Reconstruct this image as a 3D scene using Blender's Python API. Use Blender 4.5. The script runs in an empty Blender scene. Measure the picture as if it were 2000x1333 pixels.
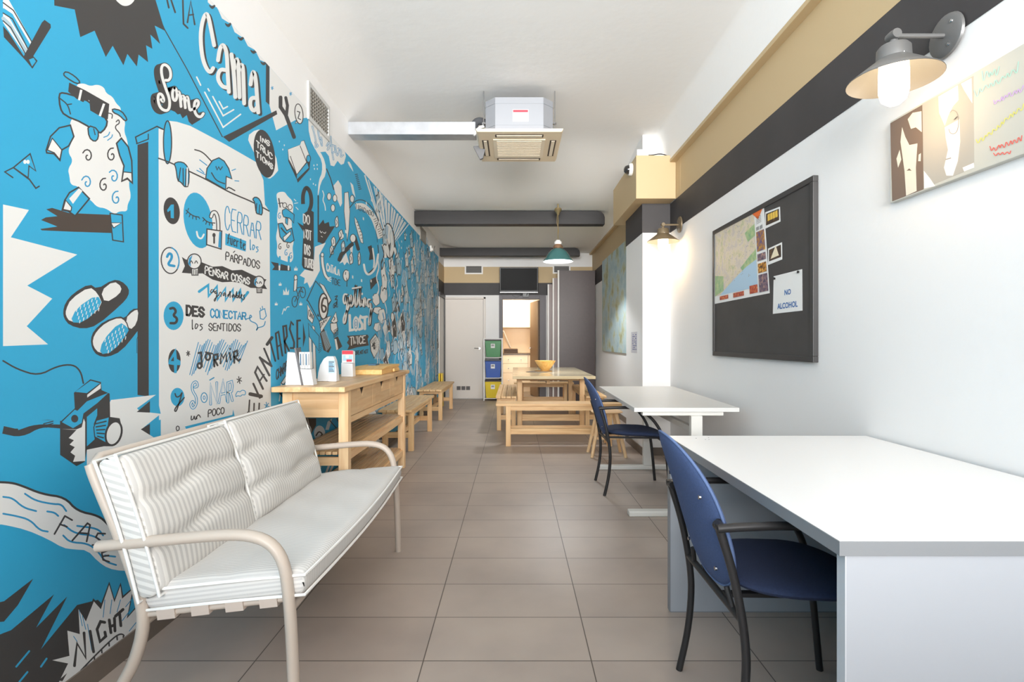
import bpy, bmesh, math, random
from mathutils import Vector, Matrix
random.seed(7)
S = bpy.context.scene
COL = S.collection
PI = math.pi
# ------------------------------------------------------------------ camera, light, exposure
F, H, CX, CY = 1037.0, 1.16, 1003.7, 668.4       # focal length in px of the 2000 px frame, eye height, vanishing point
cd = bpy.data.cameras.new('camera'); cam = bpy.data.objects.new('camera', cd); COL.objects.link(cam)
cam.location = (0, 0, H); cam.rotation_euler = (PI/2, 0, 0)
cd.sensor_width = 36; cd.lens = F/2000*36; cd.shift_x = -3.7/2000; cd.shift_y = 1.9/2000
cd.clip_start = .05; S.camera = cam
S.view_settings.view_transform = 'Standard'; S.view_settings.look = 'None'
S.view_settings.exposure = 0.2; S.view_settings.gamma = 1; S.view_settings.use_curve_mapping = False
w = bpy.data.worlds.new('daylight'); S.world = w; w.use_nodes = True
w.node_tree.nodes['Background'].inputs[0].default_value = (.93, .97, 1, 1)
w.node_tree.nodes['Background'].inputs[1].default_value = .35
def lamp(name, kind, loc, energy, color=(1, 1, 1), rot=(0, 0, 0), size=None, sizey=None, radius=None):
    l = bpy.data.lights.new(name, kind); o = bpy.data.objects.new(name, l); COL.objects.link(o)
    o.location = loc; o.rotation_euler = rot; l.energy = energy; l.color = color
    if size:
        l.size = size
        if sizey: l.shape = 'RECTANGLE'; l.size_y = sizey
    if radius is not None: l.shadow_soft_size = radius
    return o
# sky daylight through the open shopfront behind the camera, plus two added fill lamps
lamp('sky_daylight', 'AREA', (0.1, -6.0, 4.2), 700, (.97, .985, 1), (math.radians(74), 0, 0), 8, 5)
lamp('deep_room_fill', 'AREA', (0.1, -12.0, 2.3), 3700, (1, .985, .96), (PI/2, 0, 0), 9, 3.6)  # added fill, near level, to brighten the middle and back of the room
lamp('ceiling_fill', 'AREA', (0.1, -8.0, .2), 1650, (1, .98, .95), (math.radians(120), 0, 0), 7, 3)  # added fill from below, aimed up to brighten the ceiling

# ------------------------------------------------------------------ helpers
def lin(c):
    return tuple(((v/255)/12.92 if v/255 <= .04045 else ((v/255+.055)/1.055)**2.4) for v in c)
def mat(name, rgb, rough=.6, metal=0, spec=.5, noise=0, nscale=8, bump=0, bscale=60, coat=0, emit=0, stretch=None, trans=0):
    m = bpy.data.materials.new(name); m.use_nodes = True
    nt = m.node_tree; b = nt.nodes['Principled BSDF']; c = lin(rgb)
    b.inputs['Base Color'].default_value = (*c, 1); b.inputs['Roughness'].default_value = rough
    b.inputs['Metallic'].default_value = metal; b.inputs['Specular IOR Level'].default_value = spec
    if coat: b.inputs['Coat Weight'].default_value = coat
    if trans: b.inputs['Transmission Weight'].default_value = trans
    if emit:
        b.inputs['Emission Color'].default_value = (*c, 1); b.inputs['Emission Strength'].default_value = emit
    if noise or bump:
        tc = nt.nodes.new('ShaderNodeTexCoord'); mp = nt.nodes.new('ShaderNodeMapping')
        nt.links.new(tc.outputs['Object'], mp.inputs[0])
        if stretch: mp.inputs['Scale'].default_value = stretch
    if noise:
        n = nt.nodes.new('ShaderNodeTexNoise'); n.inputs['Scale'].default_value = nscale; n.inputs['Detail'].default_value = 5
        nt.links.new(mp.outputs[0], n.inputs['Vector'])
        r = nt.nodes.new('ShaderNodeValToRGB')
        r.color_ramp.elements[0].position = .3; r.color_ramp.elements[1].position = .7
        r.color_ramp.elements[0].color = (*[v*(1-noise) for v in c], 1)
        r.color_ramp.elements[1].color = (*[min(1, v*(1+noise)) for v in c], 1)
        nt.links.new(n.outputs['Fac'], r.inputs[0]); nt.links.new(r.outputs[0], b.inputs['Base Color'])
    if bump:
        n2 = nt.nodes.new('ShaderNodeTexNoise'); n2.inputs['Scale'].default_value = bscale; n2.inputs['Detail'].default_value = 3
        nt.links.new(mp.outputs[0], n2.inputs['Vector'])
        bp = nt.nodes.new('ShaderNodeBump'); bp.inputs['Strength'].default_value = bump; bp.inputs['Distance'].default_value = .01
        nt.links.new(n2.outputs['Fac'], bp.inputs['Height']); nt.links.new(bp.outputs[0], b.inputs['Normal'])
    return m
def wood(name, a, bcol, rough=.5, axis='y', plank=None):
    """pale wood: long grain, and glued staves when plank=(length, width) is given"""
    m = bpy.data.materials.new(name); m.use_nodes = True; nt = m.node_tree; b = nt.nodes['Principled BSDF']
    b.inputs['Roughness'].default_value = rough
    tc = nt.nodes.new('ShaderNodeTexCoord'); mp = nt.nodes.new('ShaderNodeMapping'); nt.links.new(tc.outputs['Object'], mp.inputs[0])
    mp.inputs['Scale'].default_value = {'y': (14, 1.2, 14), 'x': (1.2, 14, 14), 'z': (14, 14, 1.2)}[axis]
    n = nt.nodes.new('ShaderNodeTexNoise'); n.inputs['Scale'].default_value = 2.4; n.inputs['Detail'].default_value = 6; n.inputs['Distortion'].default_value = .6
    nt.links.new(mp.outputs[0], n.inputs['Vector'])
    r = nt.nodes.new('ShaderNodeValToRGB'); r.color_ramp.elements[0].position = .35; r.color_ramp.elements[1].position = .65
    r.color_ramp.elements[0].color = (*lin(a), 1); r.color_ramp.elements[1].color = (*lin(bcol), 1)
    nt.links.new(n.outputs['Fac'], r.inputs[0]); out = r.outputs[0]
    if plank:
        sx = nt.nodes.new('ShaderNodeSeparateXYZ'); nt.links.new(tc.outputs['Object'], sx.inputs[0])
        cb = nt.nodes.new('ShaderNodeCombineXYZ')
        src = {'y': ('Y', 'X'), 'x': ('X', 'Z'), 'yz': ('Y', 'Z')}[plank[2]]
        nt.links.new(sx.outputs[src[0]], cb.inputs[0]); nt.links.new(sx.outputs[src[1]], cb.inputs[1])
        bk = nt.nodes.new('ShaderNodeTexBrick'); bk.offset = .37
        bk.inputs['Scale'].default_value = 1; bk.inputs['Brick Width'].default_value = plank[0]; bk.inputs['Row Height'].default_value = plank[1]
        bk.inputs['Mortar Size'].default_value = .0004; bk.inputs['Color1'].default_value = (.80, .78, .76, 1); bk.inputs['Color2'].default_value = (1.05, 1.05, 1.05, 1)
        bk.inputs['Mortar'].default_value = (.7, .66, .62, 1)
        nt.links.new(cb.outputs[0], bk.inputs['Vector'])
        mx = nt.nodes.new('ShaderNodeMix'); mx.data_type = 'RGBA'; mx.blend_type = 'MULTIPLY'; mx.inputs['Factor'].default_value = 1
        nt.links.new(out, mx.inputs['A']); nt.links.new(bk.outputs['Color'], mx.inputs['B']); out = mx.outputs['Result']
    nt.links.new(out, b.inputs['Base Color'])
    return m

class MB:
    """collects geometry (world coordinates) for ONE mesh object"""
    def __init__(s): s.v = []; s.f = []; s.m = []; s.chunks = []
    def add(s, vs, fs, mi=0):
        o = len(s.v); s.chunks.append(([tuple(p) for p in vs], list(fs), mi)); s.v += [tuple(p) for p in vs]; s.f += [tuple(i+o for i in f) for f in fs]; s.m += [mi]*len(fs)
        return s
    def box(s, x0, x1, y0, y1, z0, z1, mi=0, M=None):
        vs = [Vector(p) for p in ((x0, y0, z0), (x1, y0, z0), (x1, y1, z0), (x0, y1, z0), (x0, y0, z1), (x1, y0, z1), (x1, y1, z1), (x0, y1, z1))]
        if M is not None: vs = [M @ p for p in vs]
        return s.add(vs, [(0, 3, 2, 1), (4, 5, 6, 7), (0, 1, 5, 4), (1, 2, 6, 5), (2, 3, 7, 6), (3, 0, 4, 7)], mi)
    def bar(s, a, b, wx, wy, mi=0, up=(0, 0, 1)):
        """rectangular bar from a to b"""
        a = Vector(a); b = Vector(b); d = (b-a).normalized(); u = Vector(up)
        if abs(d.dot(u)) > .98: u = Vector((0, 1, 0))
        r = d.cross(u).normalized(); u = r.cross(d)
        vs = [p + r*wx/2*i + u*wy/2*j for p in (a, b) for i, j in ((-1, -1), (1, -1), (1, 1), (-1, 1))]
        return s.add(vs, [(0, 1, 2, 3)[::-1], (4, 5, 6, 7), (0, 1, 5, 4), (1, 2, 6, 5), (2, 3, 7, 6), (3, 0, 4, 7)], mi)
    def tube(s, pts, r, n=10, mi=0, closed=False, rx=None, up=(0, 1, 0)):
        pts = [Vector(p) for p in pts]; k = len(pts); vs = []
        prev = Vector(up)
        for i, p in enumerate(pts):
            a = pts[(i-1) % k] if (closed or i) else p; b = pts[(i+1) % k] if (closed or i < k-1) else p
            d = (b-a).normalized(); q = prev - d*prev.dot(d)
            if q.length < 1e-4: q = Vector((1, 0, 0)) - d*d.x
            q.normalize(); prev = q; c = d.cross(q)
            rr = r[i] if isinstance(r, (list, tuple)) else r
            for j in range(n):
                t = 2*PI*j/n; vs.append(p + q*math.cos(t)*(rx or rr) + c*math.sin(t)*rr)
        fs = [(i*n+j, i*n+(j+1) % n, ((i+1) % k)*n+(j+1) % n, ((i+1) % k)*n+j) for i in range(k if closed else k-1) for j in range(n)]
        if not closed: fs += [tuple(range(n))[::-1], tuple(range((k-1)*n, k*n))]
        return s.add(vs, fs, mi)
    def lathe(s, prof, c=(0, 0, 0), n=32, mi=0, axis='z', cap=True):
        c = Vector(c); vs = []; k = len(prof)
        for r, h in prof:
            for j in range(n):
                t = 2*PI*j/n; a, b = r*math.cos(t), r*math.sin(t)
                vs.append(c + Vector({'z': (a, b, h), 'x': (h, a, b), 'y': (b, h, a)}[axis]))
        fs = [(i*n+j, i*n+(j+1) % n, (i+1)*n+(j+1) % n, (i+1)*n+j) for i in range(k-1) for j in range(n)]
        if cap: fs += [tuple(range(n))[::-1], tuple(range((k-1)*n, k*n))]
        return s.add(vs, fs, mi)
    def prism(s, poly, a0, a1, axis='y', mi=0):
        """extrude a 2D polygon along an axis: y -> (x,z), x -> (y,z), z -> (x,y)"""
        n = len(poly)
        g = {'y': lambda p, a: (p[0], a, p[1]), 'x': lambda p, a: (a, p[0], p[1]), 'z': lambda p, a: (p[0], p[1], a)}[axis]
        vs = [g(p, a0) for p in poly] + [g(p, a1) for p in poly]
        return s.add(vs, [tuple(range(n))[::-1], tuple(range(n, 2*n))] + [(i, (i+1) % n, n+(i+1) % n, n+i) for i in range(n)], mi)
    def pad(s, a, b, T, fn, ex=3.0, nr=8, na=40, mi=0, pw=3):
        """soft superellipse pad: half sizes a,b, half thickness T, fn(x,y,h)->point"""
        vs = []; fs = []
        for side in (1, -1):
            o = len(vs); vs.append(fn(0, 0, T*side))
            for i in range(1, nr+1):
                r = math.sin(i/nr*PI/2); h = T*max(0, 1-r**pw)**.5
                for j in range(na):
                    t = 2*PI*j/na; c, q = math.cos(t), math.sin(t)
                    vs.append(fn(a*r*math.copysign(abs(c)**(2/ex), c), b*r*math.copysign(abs(q)**(2/ex), q), h*side))
            for j in range(na):
                f = (o, o+1+j, o+1+(j+1) % na); fs.append(f if side > 0 else f[::-1])
            for i in range(nr-1):
                for j in range(na):
                    p0 = o+1+i*na; f = (p0+j, p0+na+j, p0+na+(j+1) % na, p0+(j+1) % na); fs.append(f if side > 0 else f[::-1])
        return s.add(vs, fs, mi)
    def build(s, name, mats, parent=None, bevel=0, smooth=False, seg=2, sub=0):
        off = ROOT.get(parent.name, Vector((0, 0, 0))) if parent else Vector((0, 0, 0))
        me = bpy.data.meshes.new(name); me.from_pydata([tuple(Vector(p)-off) for p in s.v], [], s.f)
        mats = mats if isinstance(mats, (list, tuple)) else [mats]
        for m in mats: me.materials.append(m)
        for p, mi in zip(me.polygons, s.m): p.material_index = mi
        bm = bmesh.new(); bm.from_mesh(me)
        if s.fix: bmesh.ops.recalc_face_normals(bm, faces=bm.faces)
        bm.to_mesh(me); bm.free()
        if smooth:
            for p in me.polygons: p.use_smooth = True
            me.set_sharp_from_angle(angle=math.radians(40))
        o = bpy.data.objects.new(name, me); COL.objects.link(o)
        if parent: o.parent = parent; ROOT[o.name] = off
        if bevel:
            md = o.modifiers.new('bevel', 'BEVEL'); md.width = bevel; md.segments = seg; md.limit_method = 'ANGLE'; md.angle_limit = math.radians(40)
        if sub:
            md = o.modifiers.new('sub', 'SUBSURF'); md.levels = sub; md.render_levels = sub
        return o
    def each(s, name, mats, parent=None, **k):
        """every piece as an object of its own"""
        return [MB().add(v, f, mi).build(name, mats, parent, **k) for v, f, mi in s.chunks]
    fix = True
ROOT = {}
def thing(name, label, cat, loc=(0, 0, 0), group=None):
    o = bpy.data.objects.new(name, None); COL.objects.link(o); o.location = loc; o.empty_display_size = .1
    ROOT[o.name] = Vector(loc); tag(o, label, cat, group); return o
def tag(o, label, cat, group=None):
    o['label'] = label; o['category'] = cat
    if group: o['group'] = group
    return o
def struct(name, mb, m, parent=None, **k):
    o = mb.build(name, m, parent, **k)
    if not parent: o['kind'] = 'structure'
    return o
def dup(root, loc, label, name=None, rotz=0, group=None):
    r = root.copy(); COL.objects.link(r); r.location = loc; r.rotation_euler = (0, 0, rotz); r['label'] = label
    if group: r['group'] = group
    for ch in list(root.children):
        c = ch.copy(); COL.objects.link(c); c.parent = r
        for g in ch.children:
            d = g.copy(); COL.objects.link(d); d.parent = c
    return r
def smooth(pts, it=2, closed=False):
    """Chaikin corner cutting for 2D/3D polylines"""
    for _ in range(it):
        q = [] if closed else [pts[0]]
        n = len(pts)
        for i in range(n if closed else n-1):
            a, b = pts[i], pts[(i+1) % n]
            q.append(tuple(a[k]*.75+b[k]*.25 for k in range(len(a)))); q.append(tuple(a[k]*.25+b[k]*.75 for k in range(len(a))))
        if not closed: q.append(pts[-1])
        pts = q
    return pts
_tc = {}
def text_mesh(s, bold=0):
    """flat glyph outlines of a printed word in the built-in typeface: verts (x, y) with cap height ~1, faces"""
    if (s, bold) in _tc: return _tc[(s, bold)]
    cu = bpy.data.curves.new('t', 'FONT'); cu.body = s; cu.offset = bold; cu.resolution_u = 3
    o = bpy.data.objects.new('t', cu); COL.objects.link(o)
    me = bpy.data.meshes.new_from_object(o.evaluated_get(bpy.context.evaluated_depsgraph_get()))
    vs = [(v.co.x, v.co.y) for v in me.vertices]; fs = [tuple(p.vertices) for p in me.polygons]
    bpy.data.objects.remove(o); bpy.data.curves.remove(cu); bpy.data.meshes.remove(me)
    x0 = min(v[0] for v in vs); x1 = max(v[0] for v in vs); y0 = min(v[1] for v in vs); y1 = max(v[1] for v in vs)
    vs = [((x-x0)/(x1-x0), (y-y0)/(y1-y0)) for x, y in vs]
    _tc[(s, bold)] = (vs, fs); return vs, fs
def put_text(mb, s, org, xv, yv, mi=0, bold=.02):
    vs, fs = text_mesh(s, bold); org = Vector(org); xv = Vector(xv); yv = Vector(yv)
    mb.add([org + xv*x + yv*y for x, y in vs], fs, mi)

# ------------------------------------------------------------------ materials
WHITE = mat('white_wall_paint', (241, 240, 239), .75, bump=.08, bscale=25)
CEIL = mat('ceiling_paint', (247, 246, 244), .85, bump=.15, bscale=14)
BEIGE = mat('beige_paint', (200, 176, 136), .6)
DARK = mat('charcoal_paint', (60, 57, 58), .6, noise=.12, nscale=3)
DOORW = mat('door_enamel', (224, 216, 208), .45)
GREYFR = mat('grey_door_frame', (100, 96, 100), .5)
BLACK = mat('black_plastic', (22, 22, 24), .35)
BLACKM = mat('black_metal', (48, 47, 48), .4, metal=.3)
CHROME = mat('chrome', (200, 200, 202), .2, metal=1)
GALV = mat('galvanised_steel', (196, 200, 206), .32, metal=.75, noise=.08, nscale=12)
PLASTW = mat('white_plastic', (236, 234, 230), .4)
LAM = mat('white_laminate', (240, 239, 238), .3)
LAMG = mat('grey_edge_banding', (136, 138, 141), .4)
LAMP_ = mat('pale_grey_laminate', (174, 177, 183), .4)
STEELW = mat('white_powder_coat', (226, 224, 218), .4)
PINE = wood('pale_pine', (232, 186, 136), (244, 208, 160), .45, 'y')
PINEX = wood('pale_pine_cross', (232, 186, 136), (244, 208, 160), .45, 'x')
PINEZ = wood('pale_pine_upright', (234, 190, 140), (246, 212, 166), .45, 'z')
BENCH = wood('worn_pine', (218, 172, 120), (238, 200, 148), .45, 'y')
BENCHX = wood('worn_pine_cross', (218, 172, 120), (238, 200, 148), .45, 'x')
BENCHZ = wood('worn_pine_upright', (226, 178, 124), (240, 202, 150), .45, 'z')
BIRCH = wood('birch_staves', (228, 184, 134), (242, 206, 158), .42, 'y', plank=(.5, .045, 'y'))
BIRCHX = wood('birch_staves_end', (230, 188, 138), (244, 208, 162), .42, 'x', plank=(.3, .05, 'x'))
BIRCHYZ = wood('birch_staves_front', (232, 190, 140), (244, 210, 164), .42, 'y', plank=(.45, .06, 'yz'))
NAVY = mat('navy_fabric', (38, 50, 80), .9, noise=.12, nscale=180, bump=.25, bscale=500)
NAVYB = mat('blue_backrest_fabric', (66, 84, 124), .9, noise=.1, nscale=180, bump=.25, bscale=500)
TAUPE = mat('taupe_metal', (192, 178, 165), .4)
PIPING = mat('white_piping', (238, 236, 232), .8)
GLASSW = mat('frosted_glass', (255, 240, 215), .4)
BROWNP = mat('brown_laminate', (74, 61, 60), .4, noise=.05, nscale=20)
MAPPAPER = None
def floor_material():
    m = bpy.data.materials.new('taupe_floor_tile'); m.use_nodes = True; nt = m.node_tree; b = nt.nodes['Principled BSDF']
    tc = nt.nodes.new('ShaderNodeTexCoord'); mp = nt.nodes.new('ShaderNodeMapping'); nt.links.new(tc.outputs['Object'], mp.inputs[0])
    mp.inputs['Location'].default_value = (-.2817+.611*10, -1.930+.3055*10, 0)
    bk = nt.nodes.new('ShaderNodeTexBrick'); bk.offset = 0; bk.squash = 1
    for k, v in (('Scale', 1), ('Brick Width', .611), ('Row Height', .3055), ('Mortar Size', .0022), ('Mortar Smooth', .1), ('Bias', 0)): bk.inputs[k].default_value = v
    bk.inputs['Color1'].default_value = (*lin((180, 166, 155)), 1); bk.inputs['Color2'].default_value = (*lin((172, 158, 148)), 1); bk.inputs['Mortar'].default_value = (*lin((96, 86, 80)), 1)
    nt.links.new(mp.outputs[0], bk.inputs['Vector'])
    n = nt.nodes.new('ShaderNodeTexNoise'); n.inputs['Scale'].default_value = 2.2; n.inputs['Detail'].default_value = 8; nt.links.new(tc.outputs['Object'], n.inputs['Vector'])
    r = nt.nodes.new('ShaderNodeValToRGB'); r.color_ramp.elements[0].position = .3; r.color_ramp.elements[1].position = .7
    r.color_ramp.elements[0].color = (.86, .85, .85, 1); r.color_ramp.elements[1].color = (1.08, 1.07, 1.05, 1)
    nt.links.new(n.outputs['Fac'], r.inputs[0])
    mx = nt.nodes.new('ShaderNodeMix'); mx.data_type = 'RGBA'; mx.blend_type = 'MULTIPLY'; mx.inputs['Factor'].default_value = 1
    nt.links.new(bk.outputs['Color'], mx.inputs['A']); nt.links.new(r.outputs[0], mx.inputs['B']); nt.links.new(mx.outputs['Result'], b.inputs['Base Color'])
    b.inputs['Roughness'].default_value = .42; b.inputs['Specular IOR Level'].default_value = .4
    bp = nt.nodes.new('ShaderNodeBump'); bp.inputs['Strength'].default_value = .3; bp.inputs['Distance'].default_value = .002; bp.invert = True
    nt.links.new(bk.outputs['Fac'], bp.inputs['Height']); nt.links.new(bp.outputs[0], b.inputs['Normal'])
    return m
FLOORM = floor_material()
SKIRT = mat('taupe_skirting_tile', (120, 108, 98), .5, noise=.08, nscale=10)

# ------------------------------------------------------------------ room shell
XL, XR, XU, YE, Y0 = -1.425, 1.60, 1.54, 10.81, -2.0     # left wall, right wall, upper right wall, end wall, shopfront
struct('floor', MB().box(XL-.15, XR+.2, Y0, YE+.12, -.1, 0), FLOORM)
# left wall: white up to the ceiling, a beige and a charcoal band past the end of the mural
mb = MB(); mb.box(XL-.15, XL, Y0, YE, 0, 3.06)
struct('wall_left', mb, WHITE)
struct('baseboard_left', MB().box(XL-.001, XL+.008, Y0, 9.98, 0, .081), SKIRT)
mb = MB(); mb.box(XL-.001, XL+.004, 10.03, YE, 2.363, 2.69, 0); mb.box(XL-.001, XL+.004, 10.03, YE, 2.113, 2.363, 1)
struct('trim_1', mb, [BEIGE, DARK])
# unseen low parapet, added to keep direct daylight off the desk panel
struct('front_light_blocker', MB().box(XL-.15, XR+.15, Y0-.12, Y0, 0, 1.3), WHITE)
# right wall
struct('wall_right', MB().box(XR, XR+.15, Y0, YE, 0, 2.96), WHITE)
mb = MB(); mb.box(XR-.004, XR+.001, Y0, 5.43, 2.277, 2.57, 0); mb.box(XR-.004, XR+.001, 6.22, YE, 2.277, 2.57, 0)
struct('trim_2', mb, DARK)
mb = MB(); mb.box(XR-.005, XR+.001, Y0, 5.23, 2.57, 2.931, 0); mb.box(XR-.005, XR+.001, 6.43, YE, 2.57, 2.931, 0)
mb.box(XR-.006, XR, 5.085, 5.09, 2.62, 2.93, 0)
struct('trim_3', mb, BEIGE)
mb = MB(); mb.box(XU-.004, XR+.15, Y0, 5.43, 2.931, 2.962); mb.box(XU-.004, XR+.15, 6.22, YE, 2.931, 2.962)
struct('trim_4', mb, BEIGE, bevel=.004)
struct('baseboard_right', MB().box(XR-.010, XR+.001, Y0, 5.43, 0, .081).box(XR-.010, XR+.001, 6.22, YE, 0, .081), SKIRT)
# column with its boxed-in beige collar
mb = MB(); mb.box(1.316, XR, 5.43, 6.22, 0, 3.34)
struct('wall_column', mb, WHITE)
struct('trim_5', MB().box(1.311, XR, 5.425, 6.225, 2.277, 2.58), DARK)
struct('trim_6', MB().box(1.204, XR-.005, 5.23, 6.43, 2.574, 3.0), BEIGE, bevel=.004)
struct('baseboard_column', MB().box(1.306, XR, 5.42, 6.23, 0, .081), SKIRT)
# ceiling: coved along both sides, dropping a little towards the back
def hc(y):
    if y < 5.4: return 3.28
    if y < 7.3: t = (y-5.4)/1.9; t = t*t*(3-2*t); return 3.28+(3.045-3.28)*t
    return 3.045-max(0, min(1, (y-7.8)/2.3))*.072
def ceil_profile(y):
    h = hc(y); P = [(XL, 3.06)]
    for i in range(1, 9):
        t = i/8; P.append((XL+.45*t, 3.06+(h-3.06)*math.sin(t*PI/2)))
    x0 = 1.43 if y < 5.6 else max(1.15, 1.43-.28*(y-5.6)/.8)
    P += [(0, h), (x0, h)]
    r = h-2.962
    for i in range(1, 9):
        t = i/8*PI/2; P.append((x0+(XU-x0)*math.sin(t), 2.962+r*math.cos(t)))
    return P
ys = [Y0] + [Y0+ (YE-Y0)*i/60 for i in range(1, 61)]
mb = MB(); rows = [[(x, y, z) for x, z in ceil_profile(y)] for y in ys]; n = len(rows[0])
mb.add([p for r in rows for p in r], [(i*n+j, i*n+j+1, (i+1)*n+j+1, (i+1)*n+j) for i in range(len(ys)-1) for j in range(n-1)])
mb.add([(p[0], p[1], 3.45) for r in (rows[0], rows[-1]) for p in (r[0], r[-1])], [(0, 1, 3, 2)])
mb.fix = False
ceil = struct('ceiling', mb, CEIL, smooth=True)
struct('trim_7', MB().box(XL, XU, Y0, YE, 3.40, 3.46), CEIL)      # slab above the coved plaster
# end wall with a white door, the kitchen doorway and its painted bands
mb = MB()
DX0, DX1, DZ = -.226, .524, 2.03
mb.box(XL, DX0, YE, YE+.12, 0, 3.06); mb.box(DX1, XR, YE, YE+.12, 0, 3.06); mb.box(DX0, DX1, YE, YE+.12, DZ, 3.06)
struct('wall_back', mb, WHITE)
mb = MB(); mb.box(XL, XR, YE-.004, YE+.001, 2.363, 2.69, 0); mb.box(XL, XR, YE-.004, YE+.001, 2.113, 2.363, 1)
struct('trim_8', mb, [BEIGE, DARK])
mb = MB(); mb.box(DX0-.075, DX0, YE-.02, YE+.12, 0, DZ+.08); mb.box(DX1, DX1+.13, YE-.02, YE+.12, 0, DZ+.08); mb.box(DX0, DX1, YE-.02, YE+.12, DZ, DZ+.08)
struct('trim_9', mb, GREYFR, bevel=.003)
# ceiling beams
def beam(name, y0, y1, z0, z1, x1):
    mb = MB(); poly = [(XL, z0), (x1, z0), (x1, z1-.09), (x1-.015, z1-.045), (x1-.05, z1-.012), (x1-.1, z1), (XL, z1)]
    mb.prism(poly, y0, y1, 'y'); return struct(name, mb, DARKB, bevel=.004)
DARKB = mat('dark_stained_beam', (32, 29, 30), .5, noise=.15, nscale=6, stretch=(.6, 6, 6))
beam('trim_10', 7.59, 7.75, 2.845, 3.035, 1.30)
beam('trim_11', 10.19, 10.33, 2.816, 2.97, 1.27)
# white door in the end wall
d = MB().box(-1.41, -.625, YE-.035, YE-.002, .012, 2.03).build('door_1', DOORW, bevel=.003); d['kind'] = 'structure'
mb = MB(); mb.box(-.615, -.575, YE-.045, YE-.001, 0, 2.07); mb.box(-1.425, -.575, YE-.045, YE-.001, 2.034, 2.07)
struct('trim_13', mb, DOORW, bevel=.003)
mb = MB(); mb.tube([(-.70, YE-.034, 1.03), (-.70, YE-.075, 1.03)], .009, 8); mb.tube([(-.69, YE-.075, 1.03), (-.80, YE-.078, 1.035)], .008, 8); mb.lathe([(.022, -.037), (.022, -.033)], (-.70, YE, 1.03), 14, axis='y')
mb.build('door_handle', CHROME, d, smooth=True)
mb = MB(); mb.box(-1.18, -.86, YE-.042, YE-.035, .155, .29, 0)
for i in range(3): mb.box(-1.16+i*.095, -1.08+i*.095, YE-.044, YE-.041, .185, .262, 1)
mb.build('door_vent', [DOORW, mat('vent_slots', (96, 92, 92), .6)], d)
# opening in the left wall past the mural (a dark-framed side door)
d = MB().box(XL-.002, XL+.012, 10.07, 10.74, 0, 2.03).build('door_2', PLASTW, bevel=.003); d['kind'] = 'structure'
mb = MB(); mb.box(XL-.001, XL+.035, 10.70, 10.80, 0, 2.113); mb.box(XL-.001, XL+.035, 10.02, 10.72, 2.03, 2.113)
struct('trim_14', mb, BLACKM)
# ------------------------------------------------------------------ striped sofa cushions
def stripe_mat(name, period, base=(234, 231, 226), line=(205, 201, 196), band=-.12):
    m = bpy.data.materials.new(name); m.use_nodes = True; nt = m.node_tree; b = nt.nodes['Principled BSDF']
    b.inputs['Roughness'].default_value = .95; b.inputs['Specular IOR Level'].default_value = .1
    tc = nt.nodes.new('ShaderNodeTexCoord'); sx = nt.nodes.new('ShaderNodeSeparateXYZ'); nt.links.new(tc.outputs['Object'], sx.inputs[0])
    def math_(op, a, v):
        k = nt.nodes.new('ShaderNodeMath'); k.operation = op
        for i, q in enumerate((a, v)):
            if q is None: continue
            if isinstance(q, (int, float)): k.inputs[i].default_value = q
            else: nt.links.new(q, k.inputs[i])
        return k.outputs[0]
    ge = nt.nodes.new('ShaderNodeNewGeometry'); sn = nt.nodes.new('ShaderNodeSeparateXYZ'); nt.links.new(ge.outputs['Normal'], sn.inputs[0])
    side = math_('GREATER_THAN', math_('ABSOLUTE', sn.outputs['Y'], None), .8)      # on the end bands the stripes run lengthwise
    cross = math_('MULTIPLY', math_('ADD', math_('MULTIPLY', sx.outputs['Z'], 1.0), math_('MULTIPLY', sx.outputs['X'], band)), 1.0)
    co = math_('ADD', math_('MULTIPLY', sx.outputs['Y'], math_('SUBTRACT', 1.0, side)), math_('MULTIPLY', cross, side))
    f = math_('FRACT', math_('MULTIPLY', co, 1/period), None)
    r = nt.nodes.new('ShaderNodeValToRGB'); r.color_ramp.interpolation = 'LINEAR'
    e = r.color_ramp.elements; A = (*lin(base), 1); B = (*lin(line), 1)
    e[0].position = 0; e[0].color = A; e[1].position = 1; e[1].color = A
    for p, c in ((.44, A), (.52, B), (.92, B), (.98, A)):
        q = e.new(p); q.color = c
    nt.links.new(f, r.inputs[0])
    nt.links.new(r.outputs[0], b.inputs['Base Color'])
    n = nt.nodes.new('ShaderNodeTexNoise'); n.inputs['Scale'].default_value = 260; nt.links.new(tc.outputs['Object'], n.inputs['Vector'])
    bp = nt.nodes.new('ShaderNodeBump'); bp.inputs['Strength'].default_value = .12; bp.inputs['Distance'].default_value = .003
    nt.links.new(n.outputs['Fac'], bp.inputs['Height']); nt.links.new(bp.outputs[0], b.inputs['Normal'])
    return m
STRIPE = stripe_mat('striped_cushion_fabric', .0215, (219, 216, 211), (197, 194, 190), .3)
STRIPES = stripe_mat('striped_seat_fabric', .013, (219, 216, 212), (202, 199, 196))
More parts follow.
